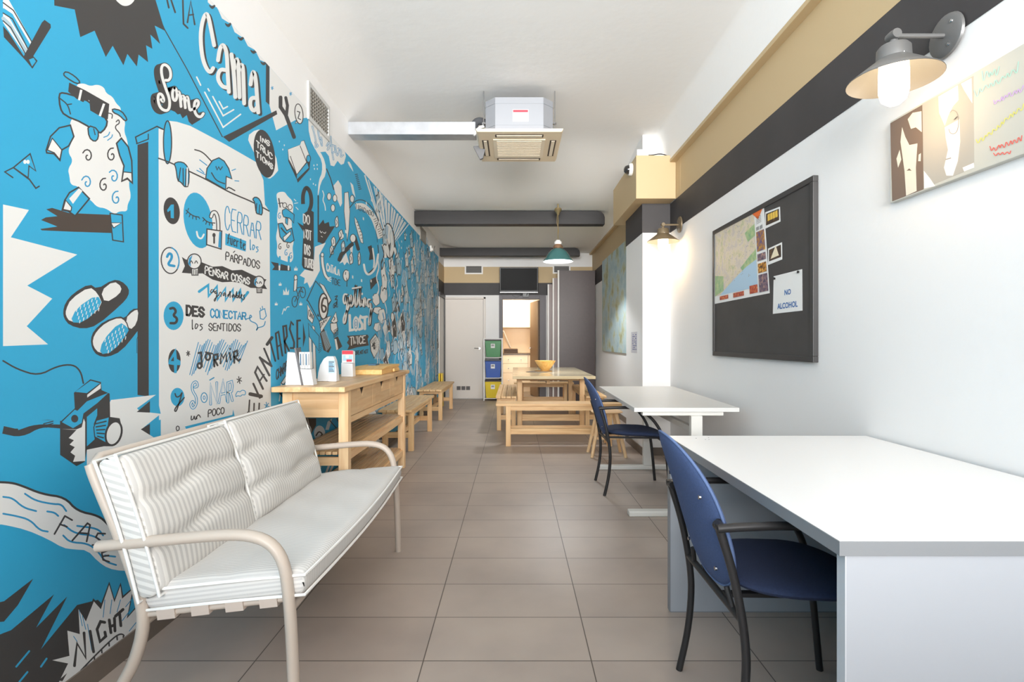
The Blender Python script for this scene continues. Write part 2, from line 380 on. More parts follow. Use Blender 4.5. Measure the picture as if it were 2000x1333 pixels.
def cushion(name, parent, L, W, T, fn, mt, creases=(), lump=.006, puff=.012):
    """box cushion with a quilted face: u along the length (0..L), v across (0..W), h through; fn maps to the room"""
    NU, NV = 44, 26; mb = MB(); vs = []; fs = []
    rnd = random.Random(name+str(L)); ph = [rnd.uniform(0, 6) for _ in range(6)]
    def edge(s, n, R=.03):
        d = min(s, n-s); return (R-math.sqrt(max(0, R*R-(R-d)**2)))*.8 if d < R else 0
    us = [0, .006, .014, .028] + [.028+(L-.056)*i/(NU) for i in range(1, NU)] + [L-.028, L-.014, L-.006, L]
    vvs = [0, .006, .014, .028] + [.028+(W-.056)*i/(NV) for i in range(1, NV)] + [W-.028, W-.014, W-.006, W]
    nu, nv = len(us), len(vvs)
    def top(u, v):
        h = T/2 - edge(u, L) - edge(v, W)
        h += puff*(math.sin(PI*u/L)*math.sin(PI*v/W))**.5
        for c, amp, wd in creases:
            vv = c + .012*math.sin(u*7+ph[0]) + .008*math.sin(u*19+ph[1])
            h -= amp*math.exp(-((v-vv)/wd)**2)*(.75+.25*math.sin(u*11+ph[2]))
        h += lump*(math.sin(u*9+ph[3])*math.sin(v*13+ph[4])*.6 + math.sin(u*23+v*17+ph[5])*.4)*min(1, min(u, L-u, v, W-v)/.05)
        return h
    for side in (1, -1):
        o = len(vs)
        for u in us:
            for v in vvs:
                h = top(u, v) if side > 0 else -(T/2 - edge(u, L) - edge(v, W))
                vs.append(fn(u, v, h))
        for i in range(nu-1):
            for j in range(nv-1):
                f = (o+i*nv+j, o+(i+1)*nv+j, o+(i+1)*nv+j+1, o+i*nv+j+1); fs.append(f if side > 0 else f[::-1])
    N = nu*nv; ring = [i*nv for i in range(nu)] + [(nu-1)*nv+j for j in range(1, nv)] + [i*nv+nv-1 for i in range(nu-2, -1, -1)] + [j for j in range(nv-2, 0, -1)]
    for k in range(len(ring)):
        a, b = ring[k], ring[(k+1) % len(ring)]; fs.append((a, b, b+N, a+N))
    mb.add(vs, fs); o = mb.build(name, mt, parent, smooth=True)
    o.data.set_sharp_from_angle(angle=math.radians(80))
    pm = MB()
    for hs in (T/2-.012, -T/2+.012):
        pts = []
        for t in range(0, 12): pts.append((L*t/12, 0))
        for t in range(0, 8): pts.append((L, W*t/8))
        for t in range(0, 12): pts.append((L-L*t/12, W))
        for t in range(0, 8): pts.append((0, W-W*t/8))
        pm.tube([fn(u+(.0 if 0 < u < L else (-.003 if u == 0 else .003)), v+(0 if 0 < v < W else (-.003 if v == 0 else .003)), hs) for u, v in pts], .0048, 6, closed=True)
    pm.build('piping', PIPING, o, smooth=True)
    return o
YN, YF = 1.565, 2.93            # near and far side frames
sofa = thing('garden_sofa', 'two-seat taupe metal sofa with white striped cushions against the blue mural', 'sofa', (-.93, 2.25, 0))
rear = [(-1.245, .80), (-1.235, .765), (-1.152, .569), (-1.10, .418), (-1.088, .328), (-1.115, .222), (-1.155, .150), (-1.235, .0)]
arm = [(-1.215, .562), (-1.05, .578), (-.90, .592), (-.79, .598), (-.715, .578), (-.672, .520), (-.658, .42), (-.650, .30), (-.644, .16), (-.640, 0)]
for y, sgn in ((YN, -1), (YF, 1)):
    yo = y + .012*sgn
    mb = MB(); mb.tube([(x, y, z) for x, z in smooth(rear, 2)], .017, 12, rx=.019); mb.build('rear_leg', TAUPE, sofa, smooth=True)
    mb = MB(); pts = smooth(arm, 2)
    mb.tube([(x, yo, z) for x, z in pts], .0165, 12, rx=.02); mb.build('armrest', TAUPE, sofa, smooth=True)
mb = MB(); mb.tube([(-1.243, YN, .79), (-1.246, YN+.03, .815), (-1.246, YF-.03, .815), (-1.243, YF, .79)], .014, 10)
mb.build('back_frame', TAUPE, sofa, smooth=True)
mb = MB()
mb.tube([(-.66, YN, .375), (-.66, YF, .375)], .015, 10); mb.tube([(-1.09, YN, .335), (-1.09, YF, .335)], .015, 10)
for y in (YN+.004, YF-.004): mb.tube([(-.655, y, .404), (-1.09, y, .355)], .010, 10)
mb.build('seat_frame', TAUPE, sofa, smooth=True)
mb = MB()
for i in range(14):
    y = YN+.06+i*(YF-YN-.12)/13
    mb.bar((-.66, y, .388+.002), (-1.085, y, .350), .06, .006)
for i in range(4): 
    x = -.72-i*.1; z = .396-i*.0113; mb.bar((x, YN+.02, z), (x, YF-.02, z), .05, .006)
    for y in (YN+.004, YF-.004): mb.bar((x-.026, y, z-.003), (x+.026, y, z+.003), .028, .030)
mb.build('webbing', mat('taupe_webbing', (196, 180, 168), .8), sofa)
# seat cushion: v from the back (0) to the front (W); front edge drops slightly over the rail
def seat_fn(u, v, h):
    t = v/.52; x = -1.085 + v*.985; z = .400 + .062*t - .012*t*t + h - (.008*math.sin(PI*min(1, max(0, (u-.0)/1.33))))
    x += .018*math.sin(PI*min(1, max(0, u/1.33)))*t
    return Vector((x, YN-.004+u, z))
cushion('seat_cushion', sofa, 1.35, .475, .082, seat_fn, STRIPES, creases=((.24, .004, .03),), lump=.005, puff=.014)
def back_fn(y0, lift, yaw):
    def fn(u, v, h):
        # v up the back, h outwards
        ang = math.radians(107.5); dx, dz = math.cos(ang), math.sin(ang)
        nx, nz = dz, -dx
        x = -1.060 + dx*v + nx*h + yaw*u; z = .415+lift + dz*v + nz*h
        x += .02*math.sin(PI*v/.45)*.5
        return Vector((x, y0+u, z))
    return fn
cushion('back_cushion', sofa, .575, .425, .088, back_fn(YN-.022, 0, 0), STRIPE, creases=((.15, .026, .022), (.290, .024, .022)), lump=.004, puff=.02)
cushion('back_cushion', sofa, .735, .425, .092, back_fn(YN+.556, .012, -.012), STRIPE, creases=((.13, .028, .022), (.28, .022, .022)), lump=.005, puff=.024)

# ------------------------------------------------------------------ console table with three drawers
con = thing('console_table', 'birch console table with three drawers and two slatted shelves by the mural', 'console table', (-1.2, 4.05, 0))
cx0, cx1, cy0, cy1 = -1.405, -1.005, 3.22, 4.93
MB().box(XL+.012, -.985, 3.09, 5.02, .866, .897).build('tabletop', BIRCH, con, bevel=.004)
for x in (cx0, cx1-.06):
    for y in (cy0, cy1-.06): MB().box(x, x+.06, y, y+.06, 0, .866).build('leg', PINEZ, con, bevel=.003)
mb = MB(); mb.box(cx0+.06, cx1-.06, cy0+.012, cy0+.034, .70, .866); mb.box(cx0+.06, cx1-.06, cy1-.034, cy1-.012, .70, .866)
mb.each('side_panel', BIRCHX, con)
MB().box(cx0+.02, cx0+.04, cy0+.06, cy1-.06, .70, .866).build('back_panel', BIRCHYZ, con)
MB().box(cx1-.045, cx1-.015, cy0+.06, cy1-.06, .655, .695).build('front_rail', PINE, con, bevel=.002)
dl = (cy1-cy0-.12)/3
for i in range(3):
    a = cy0+.06+i*dl+.003; b = cy0+.06+(i+1)*dl-.003; c = (a+b)/2
    poly = [(a, .70), (b, .70), (b, .862), (c+.055, .862), (c, .798), (c-.055, .862), (a, .862)]
    mb = MB(); mb.prism(poly, cx1-.016, cx1-.008, 'x')
    dr = mb.build('drawer', BIRCHYZ, con, bevel=.0015)
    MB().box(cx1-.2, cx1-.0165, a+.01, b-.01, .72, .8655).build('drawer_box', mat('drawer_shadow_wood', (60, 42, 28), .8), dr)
for z in (.474, .165):
    mb = MB()
    for i in range(9): 
        x = cx0+.03+i*.0385; mb.box(x, x+.030, cy0+.012, cy1-.012, z-.003, z+.017)
    sh = mb.build('shelf', BIRCH, con, bevel=.002)
    mb = MB(); mb.box(cx1-.035, cx1-.012, cy0+.06, cy1-.06, z-.045, z+.004); mb.box(cx0+.012, cx0+.035, cy0+.06, cy1-.06, z-.045, z+.004)
    mb.each('shelf_rail', PINE, sh, bevel=.002)
mb = MB(); mb.box(cx0+.06, cx1-.06, cy0+.015, cy0+.045, .405, .455); mb.box(cx0+.06, cx1-.06, cy1-.045, cy1-.015, .405, .455)
mb.box(cx0+.06, cx1-.06, cy0+.015, cy0+.045, .10, .148); mb.box(cx0+.06, cx1-.06, cy1-.045, cy1-.015, .10, .148)
mb.each('stretcher', PINEX, con, bevel=.002)
# leaflet holders on the console
TZ = .8985
PAPER = mat('white_paper', (238, 238, 236), .6); PRINTB = mat('print_blue', (70, 110, 140), .6); PRINTR = mat('print_red', (214, 58, 74), .6)
PRINTG = mat('print_grey', (150, 150, 152), .6); PRINTP = mat('print_pale_blue', (170, 205, 225), .6); PRINTD = mat('print_dark', (60, 56, 60), .6)
HOLD = mat('white_acrylic', (232, 233, 235), .25); GREYP = mat('grey_acrylic_edge', (112, 112, 116), .3)
def leaflet(mb, org, xv, up, w_, h_, t, front, band, nrm):
    org, xv, up, nrm = (Vector(v) for v in (org, xv, up, nrm))
    def bx(a0, a1, b0, b1, c0, c1, mi):
        vs = [org + xv*a + up*b + nrm*c for c in (c0, c1) for a, b in ((a0, b0), (a1, b0), (a1, b1), (a0, b1))]
        mb.add(vs, [(3, 2, 1, 0), (4, 5, 6, 7), (0, 1, 5, 4), (1, 2, 6, 5), (2, 3, 7, 6), (3, 0, 4, 7)], mi)
    bx(0, w_, 0, h_, 0, t, 0)
    for b0, b1, a0, a1, mi in band: bx(a0*w_, a1*w_, b0*h_, b1*h_, t, t+.0006, mi)
# first holder: tall white wedge stand with a black strip and a rack of grey leaflets
hy = 3.22
h1 = thing('brochure_holder', 'white wedge leaflet stand with a dark strip, nearest of three on the console', 'brochure holder', (-1.31, hy, TZ))
mb = MB(); mb.prism([(-1.385, TZ), (-1.285, TZ), (-1.318, TZ+.195), (-1.372, TZ+.20)], hy-.005, hy+.06, 'y'); mb.build('stand', HOLD, h1, bevel=.002)
mb = MB(); mb.prism([(-1.285, TZ), (-1.275, TZ), (-1.318, TZ+.225), (-1.328, TZ+.225)], hy-.012, hy+.062, 'y'); mb.build('divider', GREYP, h1)
mb = MB(); mb.prism([(-1.273, TZ), (-1.212, TZ), (-1.228, TZ+.095), (-1.293, TZ+.098)], hy-.010, hy+.055, 'y'); mb.build('pocket', HOLD, h1, bevel=.0015)
for i in range(4):
    x = -1.300+i*.017
    mb = MB(); mb.prism([(x-.001, TZ+.1), (x+.013, TZ+.1), (x+.010, TZ+.200), (x-.004, TZ+.20)], hy+.002, hy+.04, 'y', 0)
    mb.prism([(x+.002, TZ+.12), (x+.010, TZ+.12), (x+.008, TZ+.19), (x+.001, TZ+.19)], hy+.0014, hy+.002, 'y', 1)
    tag(mb.build('leaflet', [PAPER, PRINTG if i % 2 else PRINTB]), 'thin grey printed leaflet standing in the nearest white leaflet stand', 'leaflet', 'leaflets in the nearest stand')
# second holder: rounded white stand with blue leaflets
hy = 3.52
h2 = thing('brochure_holder', 'white stand with a rounded arch back holding blue leaflets, middle of three', 'brochure holder', (-1.24, hy, TZ))
arch = [(-1.305, TZ), (-1.298, TZ+.06), (-1.285, TZ+.11), (-1.262, TZ+.150), (-1.238, TZ+.166), (-1.20, TZ+.166), (-1.188, TZ+.14), (-1.178, TZ+.08), (-1.172, TZ)]
mb = MB(); mb.prism(arch, hy, hy+.05, 'y'); mb.build('stand', HOLD, h2, bevel=.003)
mb = MB(); mb.box(-1.226, -1.172, hy-.014, hy, TZ, TZ+.058); mb.build('pocket', HOLD, h2, bevel=.002)
mb = MB(); mb.box(-1.226, -1.188, hy-.009, hy-.001, TZ+.0585, TZ+.140, 0)
for k in range(7): mb.box(-1.224, -1.190-.004*(k % 3), hy-.0096, hy-.009, TZ+.066+k*.010, TZ+.071+k*.010, 1 if k % 3 else 2)
tag(mb.build('leaflet', [PRINTP, PRINTB, PRINTD]), 'blue printed leaflet in the arched white stand on the console', 'leaflet')
# third holder: clear stand with red and white leaflets
hy = 4.0
h3 = thing('brochure_holder', 'clear leaflet stand full of red and white flyers next to the wooden box', 'brochure holder', (-1.24, hy, TZ))
mb = MB(); mb.prism([(-1.298, TZ), (-1.208, TZ), (-1.212, TZ+.100), (-1.297, TZ+.105)], hy-.012, hy+.055, 'y'); mb.build('pocket', HOLD, h3, bevel=.002)
mb = MB(); mb.box(-1.300, -1.2105, hy+.04, hy+.046, TZ+.1, TZ+.19); mb.build('back_plate', HOLD, h3)
for i in range(3):
    y = hy+.004+i*.011; mb = MB(); mb.box(-1.297, -1.2125, y, y+.008, TZ+.1055, TZ+.197-.002*i, 0)
    if i == 0:
        mb.box(-1.296, -1.213, y-.0005, y, TZ+.168, TZ+.196, 1); mb.box(-1.29, -1.215, y-.0005, y, TZ+.120, TZ+.162, 2)
        mb.box(-1.268, -1.245, y-.001, y-.0005, TZ+.140, TZ+.160, 0); mb.box(-1.262, -1.222, y-.001, y-.0005, TZ+.112, TZ+.130, 1)
    tag(mb.build('flyer', [PAPER, PRINTR, PRINTP]), 'red topped flyer standing in the clear leaflet stand on the console', 'flyer', 'flyers in the clear stand')
# wooden box and a little blue gadget on it
bx = thing('wooden_box', 'flat pale wooden box lying at the far end of the console', 'box', (-1.18, 4.55, TZ))
WARMP = wood('honey_pine', (236, 186, 110), (246, 204, 136), .45, 'y')
MB().box(-1.30, -1.055, 4.24, 4.86, TZ, TZ+.04).build('body', WARMP, bx, bevel=.003)
mb = MB(); mb.box(-1.305, -1.05, 4.40, 4.87, TZ+.0405, TZ+.062); mb.prism([(4.235, TZ+.0405), (4.40, TZ+.0405), (4.40, TZ+.062)], -1.305, -1.05, 'x')
mb.build('lid', WARMP, bx, bevel=.002)
MB().box(-1.05, -1.035, 4.60, 4.80, TZ+.005, TZ+.03).build('ledge', WARMP, bx)
tag(MB().box(-1.235, -1.17, 4.50, 4.62, TZ+.0625, TZ+.074).build('blue_card', PRINTB, bevel=.002), 'small blue pad lying on top of the flat wooden box', 'pad')

# ------------------------------------------------------------------ benches and dining table
def bench(name, label, x0, x1, y0, y1, h, along='y', planks=3, group=None, rail=.16):
    """slatted bench; along = direction of its planks"""
    b = thing(name, label, 'bench', ((x0+x1)/2, (y0+y1)/2, 0), group)
    A, X, Zm = (BENCH, BENCHX, BENCHZ); mb = MB(); t = .028
    if along == 'y':
        w_ = (x1-x0)/planks
        for i in range(planks): mb.box(x0+i*w_+.003, x0+(i+1)*w_-.003, y0, y1, h-t, h)
    else:
        w_ = (y1-y0)/planks
        for i in range(planks): mb.box(x0, x1, y0+i*w_+.003, y0+(i+1)*w_-.003, h-t, h)
    mb.build('seat', A if along == 'y' else X, b, bevel=.003)
    lw = .055; ins = .13; e = .012
    if along == 'y': L = [(x, y) for x in (x0+e, x1-lw-e) for y in (y0+ins, y1-ins-lw)]
    else: L = [(x, y) for x in (x0+ins-.02, x1-lw-ins+.02) for y in (y0+e, y1-lw-e)]
    for x, y in L: MB().box(x, x+lw, y, y+lw, 0, h-t-.0005).build('leg', Zm, b, bevel=.003)
    mb = MB(); mb2 = MB()
    if along == 'y':
        for y in (y0+ins, y1-ins-lw): mb.box(x0+e+lw, x1-e-lw, y+.012, y+.042, rail-.03, rail+.03); mb.box(x0+e+lw, x1-e-lw, y+.012, y+.042, h-t-.05, h-t-.0005)
        for x in (x0+e+.01, x1-e-lw+.01): mb2.box(x, x+.03, y0+ins+lw, y1-ins-lw, h-t-.05, h-t-.0005)
        mb2.box((x0+x1)/2-.015, (x0+x1)/2+.015, y0+ins+.0425, y1-ins-.0425, rail-.025, rail+.025)
        mb.each('end_rail', X, b); mb2.build('long_rail', A, b)
    else:
        for y in (y0+e+.012,): mb.box(x0+ins-.02+lw, x1-ins+.02-lw, y, y+.03, rail-.032, rail+.032)
        mb.box(x0+ins-.02+lw, x1-ins+.02-lw, y1-e-.042, y1-e-.012, rail-.032, rail+.032)
        for y in (y0+e+.012, y1-e-.042): mb2.box(x0+ins-.02+lw, x1-ins+.02-lw, y, y+.03, h-t-.05, h-t-.0005)
        mb.each('low_rail', X, b); mb2.each('apron', X, b)
    return b
bench('wooden_bench', 'slatted wooden bench by the mural, just past the console table', -1.41, -1.055, 5.50, 7.06, .455, 'y', 4, rail=.17)
bench('wooden_bench', 'slatted wooden bench by the mural near the white door', -1.41, -1.05, 7.72, 9.36, .465, 'y', 4, rail=.17)
bench('dining_bench', 'wooden bench across the near end of the dining table', -.20, 1.20, 5.88, 6.16, .475, 'x', 3, rail=.165)
bench('dining_bench', 'wooden plank bench along the left side of the dining table', -.235, .035, 6.82, 8.75, .462, 'y', 4, rail=.17)
bench('dining_bench', 'wooden bench along the right side of the dining table, behind the blue chair', .93, 1.20, 6.85, 8.75, .462, 'y', 3, rail=.17)
bench('dining_bench', 'wooden bench across the far end of the dining table', .0, 1.02, 9.02, 9.30, .47, 'x', 3, rail=.17)
tb = thing('dining_table', 'large pale wooden trestle dining table under the green pendant lamp', 'dining table', (.48, 7.6, 0))
TBL = wood('glossy_table_top', (204, 186, 150), (214, 198, 164), .14, 'x')
MB().box(-.015, 1.0, 6.49, 8.74, .705, .742).build('tabletop', TBL, tb, bevel=.004)
for y in (7.05, 8.5):
    for x in (.045, .875): MB().box(x, x+.065, y, y+.07, 0, .7045).build('leg', BENCHZ, tb, bevel=.003)
    MB().box(.1105, .8745, y+.015, y+.055, .11, .195).build('trestle_rail', BENCHX, tb, bevel=.002)
    MB().box(.02, .96, y+.016, y+.054, .64, .7045).build('top_rail', BENCHX, tb, bevel=.002) if False else None
mb = MB(); mb.box(.1105, .8745, 7.06, 7.10, .645, .7045); mb.box(.1105, .8745, 8.51, 8.55, .645, .7045)
mb.each('apron', BENCHX, tb, bevel=.002)
MB().box(.44, .48, 7.1005, 8.5095, .60, .68).build('long_rail', BENCH, tb, bevel=.002)
bw = tag(MB().lathe([(.0, .0), (.055, .0), (.062, .012), (.10, .06), (.138, .118), (.150, .142), (.142, .142), (.130, .116), (.092, .062), (.05, .016), (0, .012)], (.445, 7.55, .7525), 36, cap=False).build('bowl', wood('bowl_wood', (232, 176, 92), (244, 196, 120), .4, 'z'), smooth=True),
         'wide round wooden bowl standing on the dining table', 'bowl')
mb = MB(); mb.lathe([(0, 0), (.12, 0), (.124, .004), (.124, .009), (0, .009)], (.42, 7.55, .743), 32, cap=False)
tag(mb.build('round_trivet', wood('trivet_wood', (196, 150, 88), (214, 168, 104), .5, 'x'), smooth=True), 'flat round wooden trivet under the bowl on the dining table', 'trivet')
tag(MB().lathe([(0, 0), (.16, 0), (.162, .003), (0, .003)], (.33, 7.42, .7425), 32, cap=False).build('table_mat', mat('grey_mat', (104, 96, 88), .6), smooth=True), 'thin dark round mat half under the bowl', 'table mat')
# little stool beside the far desk
st = thing('wooden_stool', 'low splay-legged wooden stool behind the far blue chair', 'stool', (.95, 5.45, 0))
MB().pad(.16, .145, .016, lambda x, y, h: Vector((.95+x, 5.45+y, .448+h)), 3.2).build('seat', PINEX, st, smooth=True)
for sx in (-1, 1):
    for sy in (-1, 1): MB().tube([(.95+sx*.085, 5.45+sy*.075, .434), (.95+sx*.17, 5.45+sy*.14, 0)], [.021, .016], 10).build('leg', PINEZ, st, smooth=True)
mb = MB(); mb.bar((.815, 5.35, .19), (1.085, 5.35, .19), .018, .026); mb.bar((.95, 5.365, .19), (.95, 5.535, .19), .018, .026); mb.bar((.815, 5.55, .19), (1.085, 5.55, .19), .018, .026)
mb.each('stretcher', PINE, st)

# ------------------------------------------------------------------ desks
dk = thing('office_desk', 'large white desk with grey edges and full side panels in the foreground', 'desk', (1.14, 1.75, 0))
mb = MB(); mb.box(.690, XR-.012, 1.125, 2.395, .706, .7365, 1); mb.box(.692, XR-.013, 1.127, 2.393, .7365, .7372, 0)
mb.build('desktop', [LAM, LAMG], dk, bevel=.0015)
mb = MB(); mb.box(.708, XR-.02, 1.131, 1.160, .003, .7055, 0); mb.box(.7055, .708, 1.131, 1.160, .003, .7055, 1)
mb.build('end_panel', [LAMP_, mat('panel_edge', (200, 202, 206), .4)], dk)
mb = MB(); mb.box(.672, XR-.02, 2.278, 2.308, .003, .7055, 0); mb.box(.668, .672, 2.277, 2.308, .003, .7055, 1); mb.box(.672, XR-.02, 2.277, 2.308, .0, .003, 1)
mb.build('end_panel', [LAMP_, LAMG], dk)
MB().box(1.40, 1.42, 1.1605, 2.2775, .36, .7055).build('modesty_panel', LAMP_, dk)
mb = MB()
for x, y in ((.80, 2.33), (.83, 2.30), (.86, 2.345), (.845, 2.30)): mb.lathe([(.003, 0), (.003, .0004)], (x, y, .7372), 8)
mb.each('screw_hole', BLACKM, dk)
d2 = thing('office_table', 'white table on white T-shaped legs beside the lamp-lit column', 'desk', (1.17, 4.37, 0))
mb = MB(); mb.prism([(.80, 3.53), (1.50, 3.53), (1.57, 5.24), (.84, 5.24)], .694, .722, 'z', 0); mb.build('tabletop', mat('white_table_edge', (222, 221, 218), .4), d2, bevel=.002)
mb = MB(); mb.box(.86, 1.40, 3.545, 3.60, .668, .6935); mb.box(.86, 1.44, 5.10, 5.155, .668, .6935); mb.box(1.21, 1.26, 3.6005, 5.0995, .655, .6935)
mb.build('top_frame', STEELW, d2, bevel=.002)
for y, a in ((3.53, 0), (4.83, 0)):
    yy = y if y < 4 else 4.83
    lg = MB().box(1.18, 1.255, yy, yy+.05, .036, .6675 if y < 4 else .6545).build('leg', STEELW, d2, bevel=.003)
    MB().box(.765, 1.50, yy-.012, yy+.055, 0, .0355).build('foot_bar', STEELW, lg, bevel=.006)
MB().box(1.20, 1.235, 3.5805, 4.8295, .545, .585).each('stretcher', STEELW, d2, bevel=.002)

# ------------------------------------------------------------------ blue visitor chairs
def make_chair(label, loc):
    """local frame: faces +x, y across, origin on the floor under the rear legs"""
    t = thing('visitor_chair', label, 'chair', loc); o = Vector(loc)
    rear_ = [(-.055, .672), (-.050, .650), (-.018, .55), (.004, .45), (.019, .35), (.022, .27), (.010, .14), (-.022, 0)]
    armf = [(-.062, .660), (.02, .665), (.12, .668), (.20, .664), (.262, .640), (.335, .585), (.39, .51), (.425, .43), (.447, .30), (.475, 0)]
    for s in (-1, 1):
        MB().tube([o+Vector((x, .222*s, z)) for x, z in smooth(rear_, 2)], .0115, 10).build('rear_leg', BLACKM, t, smooth=True)
        MB().tube([o+Vector((x, (.222+(.012 if x < .2 else 0))*s, z)) for x, z in smooth(armf, 2)], .0115, 10).build('armrest', BLACKM, t, smooth=True)
        mb = MB(); mb.lathe([(0, -.02), (.014, -.02), (.014, .012), (0, .012)], o+Vector((-.05, .215*s, .660)), 12, axis='y', cap=False); mb.build('arm_joint', CHROME if False else BLACKM, t, smooth=True)
    mb = MB(); mb.tube([o+Vector((.012, -.222, .405)), o+Vector((.012, .222, .405))], .011, 10); mb.tube([o+Vector((.43, -.222, .405)), o+Vector((.43, .222, .405))], .011, 10)
    mb.bar(o+Vector((.012, -.09, .418)), o+Vector((.43, -.09, .412)), .022, .012); mb.bar(o+Vector((.012, .09, .418)), o+Vector((.43, .09, .412)), .022, .012)
    mb.build('seat_frame', BLACKM, t, smooth=True)
    def seatf(x, y, h):
        z = .452+h - .035*max(0, x/.24)**2.2 + .02*(y/.2)**2*.4 + .008*max(0, -x/.24)
        return o+Vector((.262+x, y, z))
    MB().pad(.238, .212, .026, seatf, 2.9, nr=10, na=56, pw=4).build('seat', NAVY, t, smooth=True)
    def backf(x, y, h, k=0):
        # x runs up the shell (-.22 .. .22), y across
        wy = y*(1 - .10*(x/.22) - .16*max(0, x/.22)**3)
        lean = -.0105 - (x+.22)*.30 - .05*max(0, x/.22)**2*.4
        cup = -.10*(y/.2)**2*.32
        return o+Vector((lean + h - cup + .012, wy, .452+.205+x*1.02))
    MB().pad(.218, .200, .019, lambda x, y, h: backf(x, y, h+.008), 2.5, nr=10, na=56, pw=5).build('backrest', NAVYB, t, smooth=True)
    sm = MB(); n_ = 60; ring = []
    for j in range(n_):
        a_ = 2*PI*j/n_; c_, s_ = math.cos(a_), math.sin(a_)
        ring.append(backf(.2185*math.copysign(abs(c_)**(2/2.5), c_), .2005*math.copysign(abs(s_)**(2/2.5), s_), .004))
    sm.tube(ring, .0035, 6, closed=True); sm.build('seam_piping', mat('seam_blue', (92, 112, 152), .8), t, smooth=True)
    mb = MB()
    for x, y in ((.06, -.15), (.06, .15), (-.15, -.11), (-.15, .11)):
        p = backf(x, y, -.012); mb.lathe([(0, -.004), (.006, -.003), (.006, .003), (0, .003)], p, 8, axis='x', cap=False)
    mb.each('screw', CHROME, t)
    for s in (-1, 1):
        mb = MB(); mb.tube([o+Vector((-.048, .214*s, .656)), backf(.01, .192*s, -.004)], .008, 8); mb.tube([o+Vector((.012, .16*s, .405)), backf(-.19, .13*s, -.006)], .008, 8); mb.each('back_bracket', BLACKM, t, smooth=True)
    return t
ch1 = make_chair('blue fabric armchair with black tubes pulled up to the foreground desk', (.606, 1.655, 0))
ch2 = dup(ch1, (.705, 4.225, 0), 'blue fabric armchair with black tubes at the far white table')
# ------------------------------------------------------------------ wall lamps
LAMPG = mat('grey_lamp_enamel', (112, 112, 112), .4, metal=.4); LAMPB = mat('bronze_lamp_enamel', (128, 112, 88), .4, metal=.4)
LAMPIN = mat('lamp_shade_inside', (150, 145, 138), .5)
GLOW = mat('lit_lamp_glass', (255, 236, 200), .3, emit=4.5)
def wall_lamp(label, y, mt, xs=1.40, group=None, power=14, side=0):
    zp = 2.285; zs = 2.125
    t = thing('wall_lamp', label, 'wall lamp', (XR, y, zp))
    mb = MB(); mb.lathe([(0, -.018), (.062, -.018), (.075, -.012), (.078, -.004)], (XR-.005, y, zp), 28, axis='x', cap=False); mb.build('wall_plate', mt, t, smooth=True)
    mb = MB()
    for a in (.6, 2.4, 4.2): mb.lathe([(0, -.023), (.006, -.021), (.006, -.017), (0, -.017)], (XR-.005, y+.05*math.cos(a), zp+.05*math.sin(a)), 8, axis='x', cap=False)
    mb.each('screw', CHROME, t, smooth=True)
    mb = MB(); mb.tube([(XR-.02, y, zp), (xs+.0, y, zp)], .0085, 10); mb.lathe([(0, -.022), (.017, -.022), (.019, 0), (.017, .022), (0, .022)], (xs-.002, y, zp), 14, axis='y', cap=False)
    mb.build('arm', mt, t, smooth=True)
    mb = MB(); mb.lathe([(0, .150), (.012, .150), (.014, .128), (.046, .122), (.054, .112), (.056, .072)], (xs, y, zs), 28, cap=False)
    mb.lathe([(.056, .072), (.062, .066), (.105, .034), (.150, .0), (.151, -.003)], (xs, y, zs), 40, cap=False)
    sh = mb.build('lamp_shade', mt, t, smooth=True)
    MB().lathe([(.150, -.0035), (.104, .0305), (.060, .062), (.045, .066)], (xs, y, zs), 40, cap=False).build('shade_lining', LAMPIN, sh, smooth=True)
    MB().lathe([(.046, .066), (.048, .02), (.048, -.045), (.040, -.075), (.02, -.092), (0, -.097)], (xs, y, zs), 28, cap=False).build('glass_bulb', GLOW, t, smooth=True)
    mb = MB()
    for a in (.5, 2.6, 4.7): mb.lathe([(0, .055), (.005, .055), (.005, .075), (0, .075)], (xs+.052*math.cos(a), y+.052*math.sin(a), zs), 8, cap=False)
    mb.each('glass_clip', CHROME, t)
    lamp('wall_lamp_light', 'POINT', (xs, y, zs-.15), power, (1, .68, .36), radius=.05)
    return t
wall_lamp('grey metal wall lamp lit above the canvas, nearest the camera', 1.95, LAMPG, 1.395, power=1.6)
wall_lamp('bronze metal wall lamp lit beside the column', 5.09, LAMPB, 1.43, power=3.2)
# green pendant over the dining table
px_, py_ = .603, 7.25
pl = thing('pendant_lamp', 'green enamel pendant lamp on a brass rod over the dining table', 'pendant lamp', (px_, py_, hc(7.25)))
BRASS = mat('aged_brass', (178, 158, 118), .35, metal=.8); GREENE = mat('green_enamel', (62, 112, 112), .25, coat=.4)
zt = hc(7.25)
mb = MB(); mb.lathe([(0, 0), (.012, 0), (.012, -.05), (.045, -.06), (.052, -.085), (.03, -.115), (.014, -.15), (0, -.15)], (px_, py_, zt), 20, cap=False); mb.build('ceiling_rose', BRASS, pl, smooth=True)
mb = MB(); mb.tube([(px_, py_, zt-.14), (px_, py_, 2.55)], .006, 8); mb.tube(smooth([(px_-.012, py_, zt-.15), (px_-.02, py_, 2.78), (px_+.012, py_, 2.70), (px_, py_, 2.6)], 2), .0035, 6)
mb.build('rod', BRASS, pl, smooth=True)
mb = MB(); mb.lathe([(0, .30), (.03, .30), (.035, .285), (.05, .28), (.05, .245), (.038, .24)], (px_, py_, 2.25), 24, cap=False)
mb.build('collar', PLASTW, pl, smooth=True)
mb = MB(); mb.lathe([(.038, .245), (.062, .225), (.07, .195), (.062, .185)], (px_, py_, 2.25), 24, cap=False); mb.build('neck', mat('copper_neck', (178, 140, 112), .3, metal=.7), pl, smooth=True)
